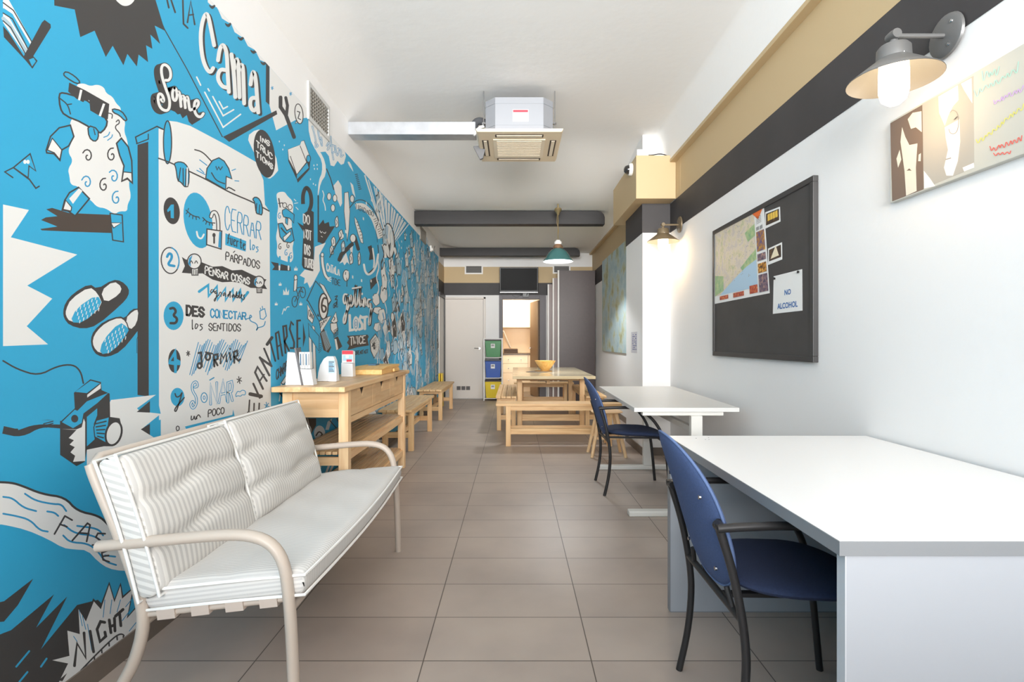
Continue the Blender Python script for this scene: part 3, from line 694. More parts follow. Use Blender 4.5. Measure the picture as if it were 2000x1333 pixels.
mb = MB(); mb.lathe([(.05, .19), (.085, .172), (.125, .135), (.16, .085), (.182, .045), (.205, .018), (.207, .008)], (px_, py_, 2.25), 44, cap=False); sh = mb.build('lamp_shade', GREENE, pl, smooth=True)
mb = MB(); mb.lathe([(.206, .0075), (.18, .041), (.155, .083), (.12, .131), (.08, .168), (0, .182)], (px_, py_, 2.25), 44, cap=False); mb.build('shade_lining', PLASTW, sh, smooth=True)
mb = MB(); mb.lathe([(0, .02), (.19, .026), (.19, .03), (0, .034)], (px_, py_, 2.25), 36, cap=False); mb.build('diffuser', mat('lit_diffuser', (250, 252, 255), .4, emit=9), pl, smooth=True)
lamp('pendant_light', 'SPOT', (px_, py_, 2.255), 130, (.95, .98, 1), radius=.18).data.spot_size = math.radians(135)

# ------------------------------------------------------------------ ceiling cassette and its duct
ac = thing('air_conditioner', 'grey steel ceiling cassette air conditioner with a cream grille panel', 'air conditioner', (.045, 4.68, 2.87))
CREAM = mat('cream_abs', (240, 222, 192), .45); CREAM2 = mat('cream_grille', (246, 232, 208), .5)
ACX, ACY0, ACY1 = .045, 4.32, 5.04
ay = 4.68
ch = .285; cut = .085
oct_ = [(ACX-ch+cut, ay-ch), (ACX+ch-cut, ay-ch), (ACX+ch, ay-ch+cut), (ACX+ch, ay+ch-cut), (ACX+ch-cut, ay+ch), (ACX-ch+cut, ay+ch), (ACX-ch, ay+ch-cut), (ACX-ch, ay-ch+cut)]
mb = MB(); mb.prism(oct_, 2.90, 3.19, 'z'); 
body = mb.build('casing', mat('casing_steel', (148, 151, 157), .45, metal=.2), ac, bevel=.004)
mb = MB(); big = [(ACX+(x-ACX)*1.008, ay+(y-ay)*1.008) for x, y in oct_]
for z in (2.955, 3.135): mb.prism(big, z, z+.004, 'z')
mb.build('casing_seam', mat('seam_grey', (150, 154, 160), .4, metal=.4), body)
mb = MB(); mb.prism([(ACX-.36, 2.900), (ACX+.36, 2.900), (ACX+.345, 2.872), (ACX-.345, 2.872)], ACY0, ACY1, 'y', 0); pn = mb.build('panel', CREAM, ac, bevel=.006)
mb = MB(); mb.box(ACX-.22, ACX+.22, ay-.20, ay+.24, 2.866, 2.8715, 0)
for i in range(12): mb.box(ACX-.19, ACX+.19, ay-.17+i*.032, ay-.158+i*.032, 2.8635, 2.866, 0)
mb.build('intake_grille', [CREAM2], pn)
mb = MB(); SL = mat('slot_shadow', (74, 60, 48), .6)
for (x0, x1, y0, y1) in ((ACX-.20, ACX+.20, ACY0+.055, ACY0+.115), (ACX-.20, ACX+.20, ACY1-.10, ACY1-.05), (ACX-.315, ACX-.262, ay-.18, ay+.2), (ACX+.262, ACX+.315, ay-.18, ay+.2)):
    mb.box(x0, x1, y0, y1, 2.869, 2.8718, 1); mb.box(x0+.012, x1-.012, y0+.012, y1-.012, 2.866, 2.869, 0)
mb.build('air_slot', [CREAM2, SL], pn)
mb = MB()
for x in (ACX-.30, ACX+.30):
    for y in (ay-.2, ay+.2):
        mb.tube([(x, y, 2.985), (x, y, hc(y)-.002)], .005, 8); mb.tube([(x, y, 3.0), (x, y, 3.012)], .014, 8); mb.bar((x, y, 3.0), (ACX+(x-ACX)*.94, y, 3.0), .03, .004)
mb.each('hanger_rod', CHROME, ac)
mb = MB(); mb.box(ACX-.055, ACX+.075, ay-ch-.002, ay-ch, 2.985, 3.085, 0); mb.box(ACX-.052, ACX+.072, ay-ch-.003, ay-ch-.002, 3.062, 3.082, 1)
mb.build('rating_label', [PAPER, PRINTR], body)
# foam pipe stubs at its left side
mb = MB(); mb.tube(smooth([(ACX-.285, 4.62, 3.06), (ACX-.34, 4.60, 3.08), (ACX-.385, 4.60, 3.06), (ACX-.39, 4.60, 3.0)], 2), .032, 12); mb.tube(smooth([(ACX-.285, 4.70, 3.02), (ACX-.36, 4.68, 3.03), (ACX-.41, 4.66, 3.0)], 2), .026, 12)
mb.build('pipe_sleeve', mat('grey_foam', (70, 72, 76), .9), ac, smooth=True)
mb = MB(); mb.tube(smooth([(ACX-.30, 4.5, 2.99), (ACX-.34, 4.48, 2.97), (ACX-.38, 4.46, 2.90)], 1), .012, 8); mb.build('drain_pipe', PLASTW, ac, smooth=True)
mb = MB(); mb.prism([(ACX-.405, 2.895), (ACX-.29, 2.905), (ACX-.32, 2.79), (ACX-.345, 2.78)], 4.70, 4.73, 'y'); mb.build('side_flap', mat('grey_foam_flap', (110, 110, 112), .8), ac)
tag(MB().box(XL, ACX-.375, 4.56, 4.70, 2.945, 3.055).build('cable_duct', GALV, bevel=.004), 'long galvanised steel duct running from the left wall to the air conditioner', 'duct')

# ------------------------------------------------------------------ vents
VENT = mat('vent_frame_grey', (206, 206, 204), .5); VDARK = mat('vent_dark', (92, 90, 84), .6)
def wall_vent(label, y0, y1, z0, z1, mt=VENT, nz=8):
    t = thing('air_vent', label, 'vent', (XL, (y0+y1)/2, z0))
    mb = MB(); e = .03
    mb.box(XL, XL+.012, y0, y1, z0, z0+e); mb.box(XL, XL+.012, y0, y1, z1-e, z1); mb.box(XL, XL+.012, y0, y0+e, z0+e, z1-e); mb.box(XL, XL+.012, y1-e, y1, z0+e, z1-e)
    mb.build('frame', mt, t)
    MB().box(XL, XL+.003, y0+e, y1-e, z0+e, z1-e).build('backing', VDARK, t)
    mb = MB()
    for i in range(1, nz): z = z0+e+(z1-z0-2*e)*i/nz; mb.box(XL+.003, XL+.010, y0+e, y1-e, z-.004, z+.004)
    for i in range(1, 10): y = y0+e+(y1-y0-2*e)*i/10; mb.box(XL+.003, XL+.008, y-.004, y+.004, z0+e, z1-e)
    mb.build('louvre', mat('vent_louvre', (150, 146, 138), .5), t)
wall_vent('grey grille vent high on the left wall above the mural, near the duct', 3.66, 4.08, 2.70, 2.965)
wall_vent('small dark vent on the left wall beyond the first beam', 8.05, 8.55, 2.72, 2.93, mat('vent_frame_dark', (140, 136, 128), .5))
def end_vent(label, x0, x1, z0, z1):
    t = thing('air_vent', label, 'vent', ((x0+x1)/2, YE, z0)); e = .028; y = YE-.004
    mb = MB(); mb.box(x0, x1, y-.015, y, z0, z0+e); mb.box(x0, x1, y-.015, y, z1-e*.3, z1); mb.box(x0, x0+e, y-.015, y, z0+e, z1-e*.3); mb.box(x1-e, x1, y-.015, y, z0+e, z1-e*.3)
    mb.build('frame', PLASTW, t)
    MB().box(x0+e, x1-e, y-.003, y, z0+e, z1-e*.3).build('backing', mat('vent_back', (70, 70, 68), .6), t)
    mb = MB()
    for i in range(4): z = z0+e+.012+i*.028; mb.box(x0+e, x1-e, y-.012, y-.003, z, z+.012)
    mb.build('slat', mat('vent_slat', (120, 118, 114), .5), t)
end_vent('white framed vent on the beige band, left of the television', -1.0, -.63, 2.54, 2.71)
end_vent('white framed vent on the beige band, behind the pendant lamp', .79, 1.15, 2.55, 2.71)
# motion sensor above the mural
t = thing('motion_sensor', 'small white sensor at the top edge of the mural near the second beam', 'sensor', (XL, 9.05, 2.70))
MB().box(XL, XL+.03, 9.0, 9.1, 2.70, 2.80).build('housing', PLASTW, t, bevel=.008); MB().lathe([(.03, .03), (.025, .045), (0, .05)], (XL, 9.05, 2.74), 14, axis='x', cap=False).build('lens', PLASTW, t, smooth=True)

# ------------------------------------------------------------------ collar fittings: dome camera, junction box, cable
t = thing('security_camera', 'white dome security camera with black eye on the beige collar', 'security camera', (1.204, 5.42, 2.92))
mb = MB(); mb.lathe([(.0, 0), (.062, 0), (.062, -.018), (.055, -.034), (0, -.034)], (1.204, 5.42, 2.92), 28, axis='x', cap=False); mb.build('base', PLASTW, t, smooth=True)
mb = MB(); mb.lathe([(.046, -.034), (.044, -.052), (.034, -.07), (.018, -.08), (0, -.083)], (1.204, 5.42, 2.92), 28, axis='x', cap=False); mb.build('dome', mat('smoked_dome', (40, 38, 38), .08, coat=1), t, smooth=True)
t = thing('junction_box', 'small white junction box on top of the beige collar', 'junction box', (1.27, 5.26, 3.0))
MB().box(1.215, 1.33, 5.24, 5.30, 3.0005, 3.065).build('box', PLASTW, t, bevel=.006)
mb = MB(); mb.lathe([(.02, 0), (.02, .004), (0, .004)], (1.245, 5.2405, 3.03), 14, axis='y'); mb.lathe([(.02, -.004), (.02, 0), (0, 0)], (1.30, 5.2405, 3.03), 14, axis='y'); mb.each('knockout', VENT, t)
tag(MB().tube(smooth([(1.332, 5.26, 3.012), (1.37, 5.25, 3.008), (1.43, 5.25, 3.022), (1.49, 5.25, 3.016), (1.535, 5.245, 2.985), (1.585, 5.222, 2.95)], 2), .005, 6).build('black_cable', BLACK, smooth=True), 'thin black cable lying over the beige collar towards the wall', 'cable')

# ------------------------------------------------------------------ television
tv = thing('television', 'black flat television mounted over the kitchen doorway', 'television', (.10, YE, 2.14))
M = Matrix.Translation((.10, 10.62, 2.40)) @ Matrix.Rotation(math.radians(9), 4, 'X')
MB().box(-.385, .385, -.03, .03, -.255, .255, M=M).build('casing', BLACK, tv, bevel=.006)
MB().box(-.365, .365, -.0325, -.030, -.205, .235, M=M).build('screen', mat('dark_screen', (14, 14, 16), .5, spec=.2), tv)
MB().box(-.38, .38, -.036, -.030, -.253, -.235, M=M).build('silver_trim', CHROME, tv)
mb = MB(); mb.box(.0, .2, 10.66, YE-.004, 2.34, 2.46); mb.build('wall_bracket', BLACKM, tv)
mb = MB(); mb.tube(smooth([(.28, 10.66, 2.20), (.26, 10.70, 2.08), (.16, 10.78, 2.13), (.05, 10.78, 2.06), (-.03, 10.78, 2.11)], 2), .006, 6); mb.box(.18, .30, 10.70, 10.79, 2.07, 2.14)
mb.build('cable', BLACK, tv, smooth=True)

# ------------------------------------------------------------------ bins on a white rack
rk = thing('bin_rack', 'white metal rack holding three recycling bins beside the kitchen doorway', 'rack', (-.42, 10.6, 0))
mb = MB()
for x in (-.60, -.245):
    for y in (10.46, 10.755): mb.box(x, x+.022, y, y+.022, 0, 1.235)
mb.each('upright', PLASTW, rk, bevel=.002)
mb = MB()
for z in (.05, .455, .86): mb.box(-.578, -.245, 10.462, 10.776, z-.012, z)
mb.box(-.578, -.245, 10.765, 10.776, 1.2, 1.235)
mb.build('shelf', PLASTW, rk)
def bin_(label, z, col, lidc):
    t = thing('recycling_bin', label, 'bin', (-.41, 10.6, z)); m_ = mat('bin_plastic', col, .35); y0, y1 = 10.475, 10.74
    def tp(x0, x1, zz0, X0, X1, zz1, Y0_, Y1_):
        return [(x0, y0+.02, zz0), (x1, y0+.02, zz0), (x1, y1-.02, zz0), (x0, y1-.02, zz0), (X0, Y0_, zz1), (X1, Y0_, zz1), (X1, Y1_, zz1), (X0, Y1_, zz1)]
    mb = MB(); mb.add(tp(-.548, -.272, z+.001, -.572, -.250, z+.325, y0, y1), [(0, 3, 2, 1), (4, 5, 6, 7), (0, 1, 5, 4), (1, 2, 6, 5), (2, 3, 7, 6), (3, 0, 4, 7)])
    mb.build('body', m_, t, bevel=.008)
    mb = MB(); mb.box(-.577, -.246, y0-.012, y1+.004, z+.3255, z+.352); mb.build('lid', lidc, t, bevel=.006)
    mb = MB(); mb.box(-.455, -.375, y0-.0045, y0+.012, z+.18, z+.265, 0); mb.box(-.445, -.39, y0-.0055, y0-.004, z+.215, z+.25, 1); mb.build('label', [PAPER, PRINTG], t)
BINL = mat('bin_lid', (58, 44, 44), .4)
bin_('green plastic bin with dark lid, top of the stack', .861, (46, 132, 70), BINL)
bin_('blue plastic bin with dark lid, middle of the stack', .456, (28, 82, 170), mat('bin_lid_blue', (40, 46, 66), .4))
bin_('yellow plastic bin with dark lid, bottom of the stack', .051, (226, 196, 30), BINL)
# folded yellow floor sign behind the far bench
t = thing('floor_sign', 'folded yellow plastic floor sign standing past the far wall bench', 'sign', (-1.30, 9.52, 0))
YEL = mat('yellow_plastic', (236, 196, 40), .4)
for s in (0, 1): MB().box(-1.345+s*.045, -1.315+s*.045, 9.44, 9.62, 0, .60).build('panel', YEL, t, bevel=.008)

# ------------------------------------------------------------------ brown closet with white edge strips
t = thing('brown_closet', 'tall brown closet with white vertical edge strips in the far right corner', 'closet', (1.2, 10.5, 0))
MB().box(.885, 1.585, 10.36, 10.42, .004, 2.555).build('front_panel', BROWNP, t, bevel=.002)
BROWNL = mat('brown_laminate_light', (132, 114, 110), .4)
for i, (x0, x1, y, zt) in enumerate(((.79, .86, 10.46, 2.42), (.70, .765, 10.58, 2.31))):
    p = MB().box(x0, x1+.09, y, y+.03, .004, zt).build('sliding_panel', BROWNL, t)
    MB().box(x0-.028, x0-.0005, y-.006, y+.034, .004, zt).build('edge_strip', PLASTW, p, bevel=.002)
MB().box(.853, .8845, 10.352, 10.43, .004, 2.56).build('edge_strip', PLASTW, t, bevel=.002)

# ------------------------------------------------------------------ kitchen seen through the doorway
KW = mat('kitchen_cream', (240, 218, 188), .5); KY = 13.0
kx0, kx1 = -1.3, 1.3
struct('floor_kitchen', MB().box(kx0, kx1, YE+.12, KY, -.1, 0), SKIRT)
mb = MB(); mb.box(kx0, kx1, KY, KY+.1, 0, 2.6); struct('wall_kitchen_back', mb, KW)
mb = MB(); mb.box(kx0-.1, kx0, YE+.12, KY, 0, 2.6); struct('wall_kitchen_left', mb, KW)
mb = MB(); mb.box(kx1, kx1+.1, YE+.12, KY, 0, 2.6); struct('wall_kitchen_right', mb, KW)
struct('ceiling_kitchen', MB().box(kx0, kx1, YE+.12, KY, 2.6, 2.7), WHITE)
uc = thing('kitchen_wall_cabinet', 'cream kitchen wall cabinet seen through the doorway', 'cabinet', (.1, 12.8, 1.45)); KF = mat('kitchen_front', (250, 236, 214), .4)
MB().box(-.9, .95, 12.66, KY-.005, 1.50, 2.35).build('body', KF, uc)
for i in range(4):
    a = -.9+i*.4625; dd = MB().box(a+.004, a+.4585, 12.64, 12.6595, 1.51, 2.34).build('door', KF, uc, bevel=.003)
    xk = a+.40 if i % 2 == 0 else a+.06
    MB().lathe([(0, -.02), (.014, -.018), (.010, 0)], (xk, 12.64, 1.60), 12, axis='y', cap=False).build('knob', CHROME, dd, smooth=True)
bc = thing('kitchen_base_cabinet', 'cream kitchen base cabinet with drawers under a dark counter', 'cabinet', (.1, 12.7, 0))
MB().box(-.9, .95, 12.42, KY-.005, 0, .86).build('body', KF, bc)
for i in range(3):
    a = -.9+i*.616
    for j, (z0, z1) in enumerate(((.66, .85), (.44, .65), (.10, .43))):
        dr = MB().box(a+.005, a+.611, 12.395, 12.4195, z0, z1).build('drawer', KF, bc, bevel=.003)
        for xx in (.16, .45): MB().lathe([(0, -.02), (.013, -.018), (.009, 0)], (a+xx, 12.395, (z0+z1)/2), 12, axis='y', cap=False).build('knob', mat('knob_grey', (168, 150, 130), .4) if (i, j, xx) == (0, 0, .16) else CHROME, dr, smooth=True)
tag(MB().box(-.9, .95, 12.38, KY-.005, .861, .895).build('kitchen_counter', mat('dark_counter', (96, 78, 60), .35), bevel=.004), 'dark kitchen counter over the cream base cabinet', 'countertop')
for i in range(3):
    mb = MB(); z = .896+i*.036; mb.box(-.24, .095, 12.46, 12.8, z, z+.024, 0); mb.box(-.23, .085, 12.47, 12.79, z+.0245, z+.034, 1)
    tag(mb.build('oven_tray', [mat('dark_tray', (70, 52, 40), .5), mat('brown_tray_rim', (120, 92, 70), .5)], bevel=.003), ['dark tray at the bottom of the pile on the kitchen counter', 'dark tray in the middle of the pile on the kitchen counter', 'dark tray on top of the pile on the kitchen counter'][i], 'tray', 'trays on the kitchen counter')
tag(MB().bar((-.255, 12.62, 1.42), (-.085, 12.86, 1.02), .035, .02).build('stick', PLASTW), 'pale stick leaning above the trays in the kitchen', 'stick')
kd = thing('door_3', 'brown wooden kitchen door standing open into the kitchen', 'door', (DX1, YE+.1, 0)); kd['kind'] = 'structure'
M = Matrix.Translation((DX1-.012, YE+.13, 0)) @ Matrix.Rotation(math.radians(101), 4, 'Z')
MB().box(0, .72, -.02, .02, .01, 2.02, M=M).build('leaf', mat('brown_door', (122, 100, 78), .5), kd, bevel=.002)
mb = MB(); p0 = M @ Vector((.66, .02, 1.03)); mb.tube([p0, M @ Vector((.66, .06, 1.03)), M @ Vector((.56, .065, 1.03))], .009, 8); mb.build('door_handle', CHROME, kd, smooth=True)
lamp('kitchen_light', 'AREA', (-.05, 11.9, 2.58), 48, (1, .84, .62), (0, 0, 0), .6, .6)

# ------------------------------------------------------------------ blackboard with map, pictures and notice
bb = thing('pin_board', 'black framed notice board on the right wall', 'notice board', (XR, 3.5, 1.05))
by0, by1, bz0, bz1 = 2.787, 4.20, 1.052, 2.037
FRB = mat('board_frame', (62, 60, 60), .5); BBM = mat('board_face', (70, 67, 66), .7, noise=.1, nscale=5)
mb = MB(); e = .032
mb.box(XR-.03, XR-.0005, by0, by1, bz0, bz0+e); mb.box(XR-.03, XR-.0005, by0, by1, bz1-e, bz1); mb.box(XR-.03, XR-.0005, by0, by0+e, bz0+e, bz1-e); mb.box(XR-.03, XR-.0005, by1-e, by1, bz0+e, bz1-e)
mb.build('frame', FRB, bb, bevel=.003)
MB().box(XR-.022, XR-.0005, by0+e, by1-e, bz0+e, bz1-e).build('face', BBM, bb)
def on_wall(px, py, X):              # photo pixel -> (y, z) on a side wall plane x = X
    Z = X*F/(px-CX); return (Z, H-(py-CY)*Z/F)
def sheet(mb, pts, X, mi=0, t=.0008):
    """flat sheet facing -x on plane X"""
    n = len(pts); mb.add([(X, y, z) for y, z in pts] + [(X+t, y, z) for y, z in pts], [tuple(range(n)), tuple(range(n, 2*n))[::-1]] + [(i, (i+1) % n, n+(i+1) % n, n+i) for i in range(n)], mi)
def quad_uv(q):
    """bilinear map of a wall quad (tl, tr, br, bl)"""
    tl, tr, br, bl = (Vector(p) for p in q)
    return lambda u, v: tuple((tl*(1-u)+tr*u)*(1-v) + (bl*(1-u)+br*u)*v)
def noise_map_mat(name, cols, scale, seed=0):
    m = bpy.data.materials.new(name); m.use_nodes = True; nt = m.node_tree; b = nt.nodes['Principled BSDF']; b.inputs['Roughness'].default_value = .5
    tc = nt.nodes.new('ShaderNodeTexCoord'); mp = nt.nodes.new('ShaderNodeMapping'); mp.inputs['Location'].default_value = (seed, seed*.7, seed*1.3); nt.links.new(tc.outputs['Object'], mp.inputs[0])
    n = nt.nodes.new('ShaderNodeTexNoise'); n.inputs['Scale'].default_value = scale; n.inputs['Detail'].default_value = 9; n.inputs['Roughness'].default_value = .65; nt.links.new(mp.outputs[0], n.inputs['Vector'])
    r = nt.nodes.new('ShaderNodeValToRGB'); r.color_ramp.elements[0].position = cols[0][0]; r.color_ramp.elements[0].color = (*lin(cols[0][1]), 1)
    r.color_ramp.elements[1].position = cols[-1][0]; r.color_ramp.elements[1].color = (*lin(cols[-1][1]), 1)
    for p, c in cols[1:-1]:
        q = r.color_ramp.elements.new(p); q.color = (*lin(c), 1)
    nt.links.new(n.outputs['Fac'], r.inputs[0]); nt.links.new(r.outputs[0], b.inputs['Base Color']); return m
LAND = noise_map_mat('street_map_land', [(.3, (176, 190, 150)), (.42, (214, 204, 170)), (.5, (226, 212, 190)), (.58, (206, 196, 190)), (.7, (232, 214, 170))], 14)
SEA = mat('map_sea', (178, 208, 230), .5); GRN = noise_map_mat('map_park', [(.35, (130, 176, 130)), (.65, (196, 206, 150))], 18, 3); ORG = mat('print_orange', (232, 112, 48), .5)
GOLD = noise_map_mat('night_photo_gold', [(.40, (50, 34, 26)), (.52, (200, 130, 40)), (.62, (250, 214, 120))], 40, 5); DUSK = noise_map_mat('dusk_photo', [(.35, (52, 46, 70)), (.5, (110, 90, 110)), (.65, (190, 150, 130))], 40, 7)
REDP = noise_map_mat('red_photo', [(.35, (120, 40, 40)), (.5, (190, 70, 50)), (.65, (220, 150, 80))], 60, 9); TOWERB = noise_map_mat('blue_photo', [(.4, (66, 70, 140)), (.55, (170, 120, 60)), (.65, (240, 180, 60))], 25, 11)
WARMW = mat('warm_white_print', (240, 226, 196), .6)
XM = XR-.0235
mp_ = thing('city_map', 'large printed city map with a blue sea pinned to the notice board', 'map', (XM, 3.85, 1.6))
q = [on_wall(x, y, XM) for x, y in ((1396.5, 451), (1491.5, 401), (1503, 573), (1396, 594))]
U = quad_uv(q); mb = MB(); sheet(mb, q, XM)
def patch(mb, U, poly, X, mi): sheet(mb, [U(u, v) for u, v in poly], X, mi, .0002)
mb.build('paper', PAPER, mp_)
mb = MB(); patch(mb, U, [(.01, .02), (.835, .03), (.835, .9), (.01, .9)], XM-.0006, 0)
patch(mb, U, [(.01, .62), (.2, .66), (.2, .85), (.01, .9)], XM-.0012, 1); patch(mb, U, [(.55, .62), (.75, .50), (.835, .46), (.835, .58), (.6, .68)], XM-.0012, 1); patch(mb, U, [(.65, .22), (.83, .16), (.835, .3), (.7, .34)], XM-.0012, 1)
patch(mb, U, [(.12, .9), (.3, .80), (.5, .70), (.66, .63), (.835, .58), (.835, .9)], XM-.0018, 2)
MAPP = mb
mb = MB()
for (u0, u1, v0, v1, mi) in ((.855, .985, .27, .50, 0), (.855, .985, .53, .61, 1), (.855, .985, .64, .75, 2), (.855, .99, .77, .97, 1), (.12, .30, .915, .965, 3), (.40, .60, .912, .968, 3), (.70, .83, .87, .965, 3)):
    patch(mb, U, [(u0, v0), (u1, v0), (u1, v1), (u0, v1)], XM-.0024, mi)
mb.build('photo_print', [TOWERB, DUSK, GOLD, REDP], mp_)
mb = MB(); patch(mb, U, [(.80, .03), (.99, .02), (.90, .13)], XM-.0024, 0); mb.build('orange_corner', ORG, mp_)
rr = random.Random(3)
for i in range(60):
    u, v = rr.uniform(.05, .8), rr.uniform(.05, .75); patch(MAPP, U, [(u, v), (u+.006, v), (u+.006, v+.012), (u, v+.012)], XM-.0024, 3)
for u in (.86, .92): patch(MAPP, U, [(u, .215), (u+.045, .21), (u+.045, .25), (u, .255)], XM-.0024, 3)
for i in range(5): patch(MAPP, U, [(.865, .10+i*.018), (.95, .096+i*.018), (.95, .101+i*.018), (.865, .105+i*.018)], XM-.0024, 3)
MAPP.build('map_print', [LAND, GRN, SEA, PRINTG], mp_)
def postcard(label, pts, inner, mt):
    t_ = thing('postcard', label, 'postcard', (XM, 3.3, 1.8)); Q = [on_wall(x, y, XM) for x, y in pts]; mb = MB(); sheet(mb, Q, XM); mb.build('card', PAPER, t_)
    mb = MB(); sheet(mb, [on_wall(x, y, XM-.0006) for x, y in inner], XM-.0006); mb.build('photo', DUSKB, t_)
    return t_
DUSKB = noise_map_mat('night_photo', [(.35, (40, 30, 26)), (.55, (70, 52, 40)), (.7, (150, 110, 60))], 30, 13)
t1 = postcard('small night postcard of lit facades, upper one beside the map', ((1494.5, 415), (1523, 404), (1524, 433), (1494.5, 447)), ((1496, 418), (1521, 408), (1521.5, 430), (1496, 441)), GOLD)
mb = MB(); 
for i in range(4): sheet(mb, [on_wall(x, y, XM-.0012) for x, y in ((1499+i*5, 420-i*2.2), (1503+i*5, 417-i*2.2), (1503.5+i*5, 430-i*2.2), (1499.5+i*5, 432-i*2.2))], XM-.0012)
mb.build('lit_facade', mat('lit_facade_print', (236, 196, 84), .5), t1)
t2 = postcard('small night postcard of a lit fountain, lower one beside the map', ((1500, 486), (1527, 473.5), (1527.5, 507), (1500, 518)), ((1502, 488.5), (1525, 478), (1525.5, 502), (1502, 511)), DUSK)
mb = MB(); sheet(mb, [on_wall(x, y, XM-.0012) for x, y in ((1505, 506), (1511, 490), (1515, 480), (1518, 490), (1521, 499))], XM-.0012); mb.build('fountain_print', WARMW, t2)
ns = thing('notice', 'white paper notice reading NO ALCOHOL pinned to the board', 'notice', (XM, 3.1, 1.35))
q = [on_wall(x, y, XM) for x, y in ((1511, 540), (1566.5, 526), (1567, 607), (1509.5, 613.5))]
mb = MB(); sheet(mb, q, XM); mb.build('paper', PAPER, ns)
U = quad_uv(q); mb = MB(); BLUEI = mat('blue_ink', (52, 108, 176), .6)
def wtext(mb, s, U, u0, u1, v0, v1, X, mi=0, bold=.025):
    vs, fs = text_mesh(s, bold); mb.add([(X, *U(u0+(u1-u0)*x, v1-(v1-v0)*y)) for x, y in vs], fs, mi)
wtext(mb, 'NO', U, .42, .64, .42, .56, XM-.001); mb.build('lettering', BLUEI, ns); mb = MB(); wtext(mb, 'ALCOHOL', U, .17, .86, .745, .895, XM-.001)
mb.build('lettering', BLUEI, ns)
mb = MB()
for u, v in ((.06, .07), (.90, .05)):
    y, z = U(u, v); mb.lathe([(0, -.008), (.008, -.008), (.006, -.001)], (XM, y, z), 10, axis='x', cap=False)
mb.each('push_pin', BLACK, ns)

# ------------------------------------------------------------------ canvases
cv = thing('canvas_print', 'wide canvas with two high-contrast portraits and coloured scribbles on the right wall', 'canvas', (XR, 1.7, 1.75))
cy0_, cy1_, cz0, cz1, XC = 1.12, 2.222, 1.742, 2.083, XR-.025
GREYG = mat('canvas_grey', (196, 196, 188), .8); BRN = mat('canvas_brown', (122, 104, 92), .8); PALE = mat('canvas_pale', (228, 222, 206), .8); WH = mat('canvas_white', (244, 242, 238), .8)
MB().box(XC, XR-.0005, cy0_, cy1_, cz0, cz1).build('stretched_canvas', GREYG, cv, bevel=.002)
def cpoly(mb, pts, mi, k):    # traced on the canvas face
    sheet(mb, [on_wall(x, y, XC) for x, y in pts], XC-.0004*k, mi, .0002)
z4 = lambda pts: [(1600+x/3.175, y/3.175) for x, y in pts]
mb = MB()
cpoly(mb, z4([(441, 765), (640, 650), (648, 1175), (453, 1250)]), 0, 1)
cpoly(mb, z4([(515, 790), (535, 850), (560, 900), (610, 890), (600, 1040), (605, 1185), (540, 1215), (530, 1060), (505, 880)]), 1, 2)
cpoly(mb, z4([(550, 740), (580, 700), (635, 690), (637, 820), (600, 790), (570, 800)]), 1, 2)
cpoly(mb, z4([(480, 985), (500, 930), (510, 990), (490, 1040)]), 1, 2); cpoly(mb, z4([(618, 960), (632, 950), (630, 1000), (615, 1000)]), 1, 2)
cpoly(mb, z4([(543, 1060), (560, 1045), (575, 1060), (560, 1058)]), 0, 3)
cpoly(mb, z4([(640, 645), (958, 470), (962, 1040), (650, 1170)]), 2, 1)
cpoly(mb, z4([(740, 600), (860, 530), (865, 620), (830, 660), (800, 720), (780, 780), (745, 700)]), 3, 2)
cpoly(mb, z4([(780, 790), (870, 740), (875, 880), (860, 1000), (830, 1090), (790, 1090), (775, 1040), (800, 930), (785, 850)]), 3, 2)
cpoly(mb, z4([(650, 1060), (690, 1110), (720, 1155), (652, 1170)]), 3, 2); cpoly(mb, z4([(880, 520), (945, 485), (950, 640), (900, 560)]), 3, 2)
cpoly(mb, z4([(890, 1040), (960, 1010), (962, 1040), (900, 1065)]), 3, 2)
mb.build('portrait_print', [BRN, PALE, mat('canvas_grey_dark', (176, 172, 164), .8), WH], cv)
def strip(pts, w):
    """ribbon polygons (quads sharing edges) around a 2D polyline"""
    L = []; n = len(pts)
    for i in range(n):
        a = pts[max(0, i-1)]; b = pts[min(n-1, i+1)]; dx, dy = b[0]-a[0], b[1]-a[1]; l = math.hypot(dx, dy) or 1
        L.append((-dy/l*w/2, dx/l*w/2))
    return [(p[0]+o[0], p[1]+o[1]) for p, o in zip(pts, L)], [(p[0]-o[0], p[1]-o[1]) for p, o in zip(pts, L)]
def cline(mb, pts, w, mi, k):
    a, b = strip(smooth(pts, 2), w)
    for i in range(len(a)-1): sheet(mb, [on_wall(x, y, XC) for x, y in (a[i], a[i+1], b[i+1], b[i])], XC-.0004*k, mi, .0001)
mb = MB()
cline(mb, z4([(805, 800), (815, 830), (850, 830), (868, 780), (862, 700), (830, 680), (812, 700)]), 1.6, 0, 3)
for i in range(4): cline(mb, z4([(835+i*6, 745-i*6), (850+i*4, 735-i*5)]), 1.6, 0, 4)
cline(mb, z4([(785, 990), (820, 980)]), 2, 0, 3)
mb.build('ink_lines', mat('canvas_ink', (150, 146, 140), .8), cv)
rr = random.Random(5); SCM = [mat('mint_marker', (176, 226, 210), .7), mat('violet_marker', (206, 170, 226), .7), mat('yellow_marker', (226, 222, 110), .7), mat('red_marker', (236, 96, 84), .7)]
def scrib(x0, y0, x1, y1, amp, nn, mi):
    pts = [(x0+(x1-x0)*i/nn+rr.uniform(-6, 6), y0+(y1-y0)*i/nn+(amp if i % 2 else -amp)*rr.uniform(.4, 1)) for i in range(nn+1)]
    mb = MB(); cline(mb, z4(pts), 1.6, 0, 3); mb.build('scribble', SCM[mi], cv)
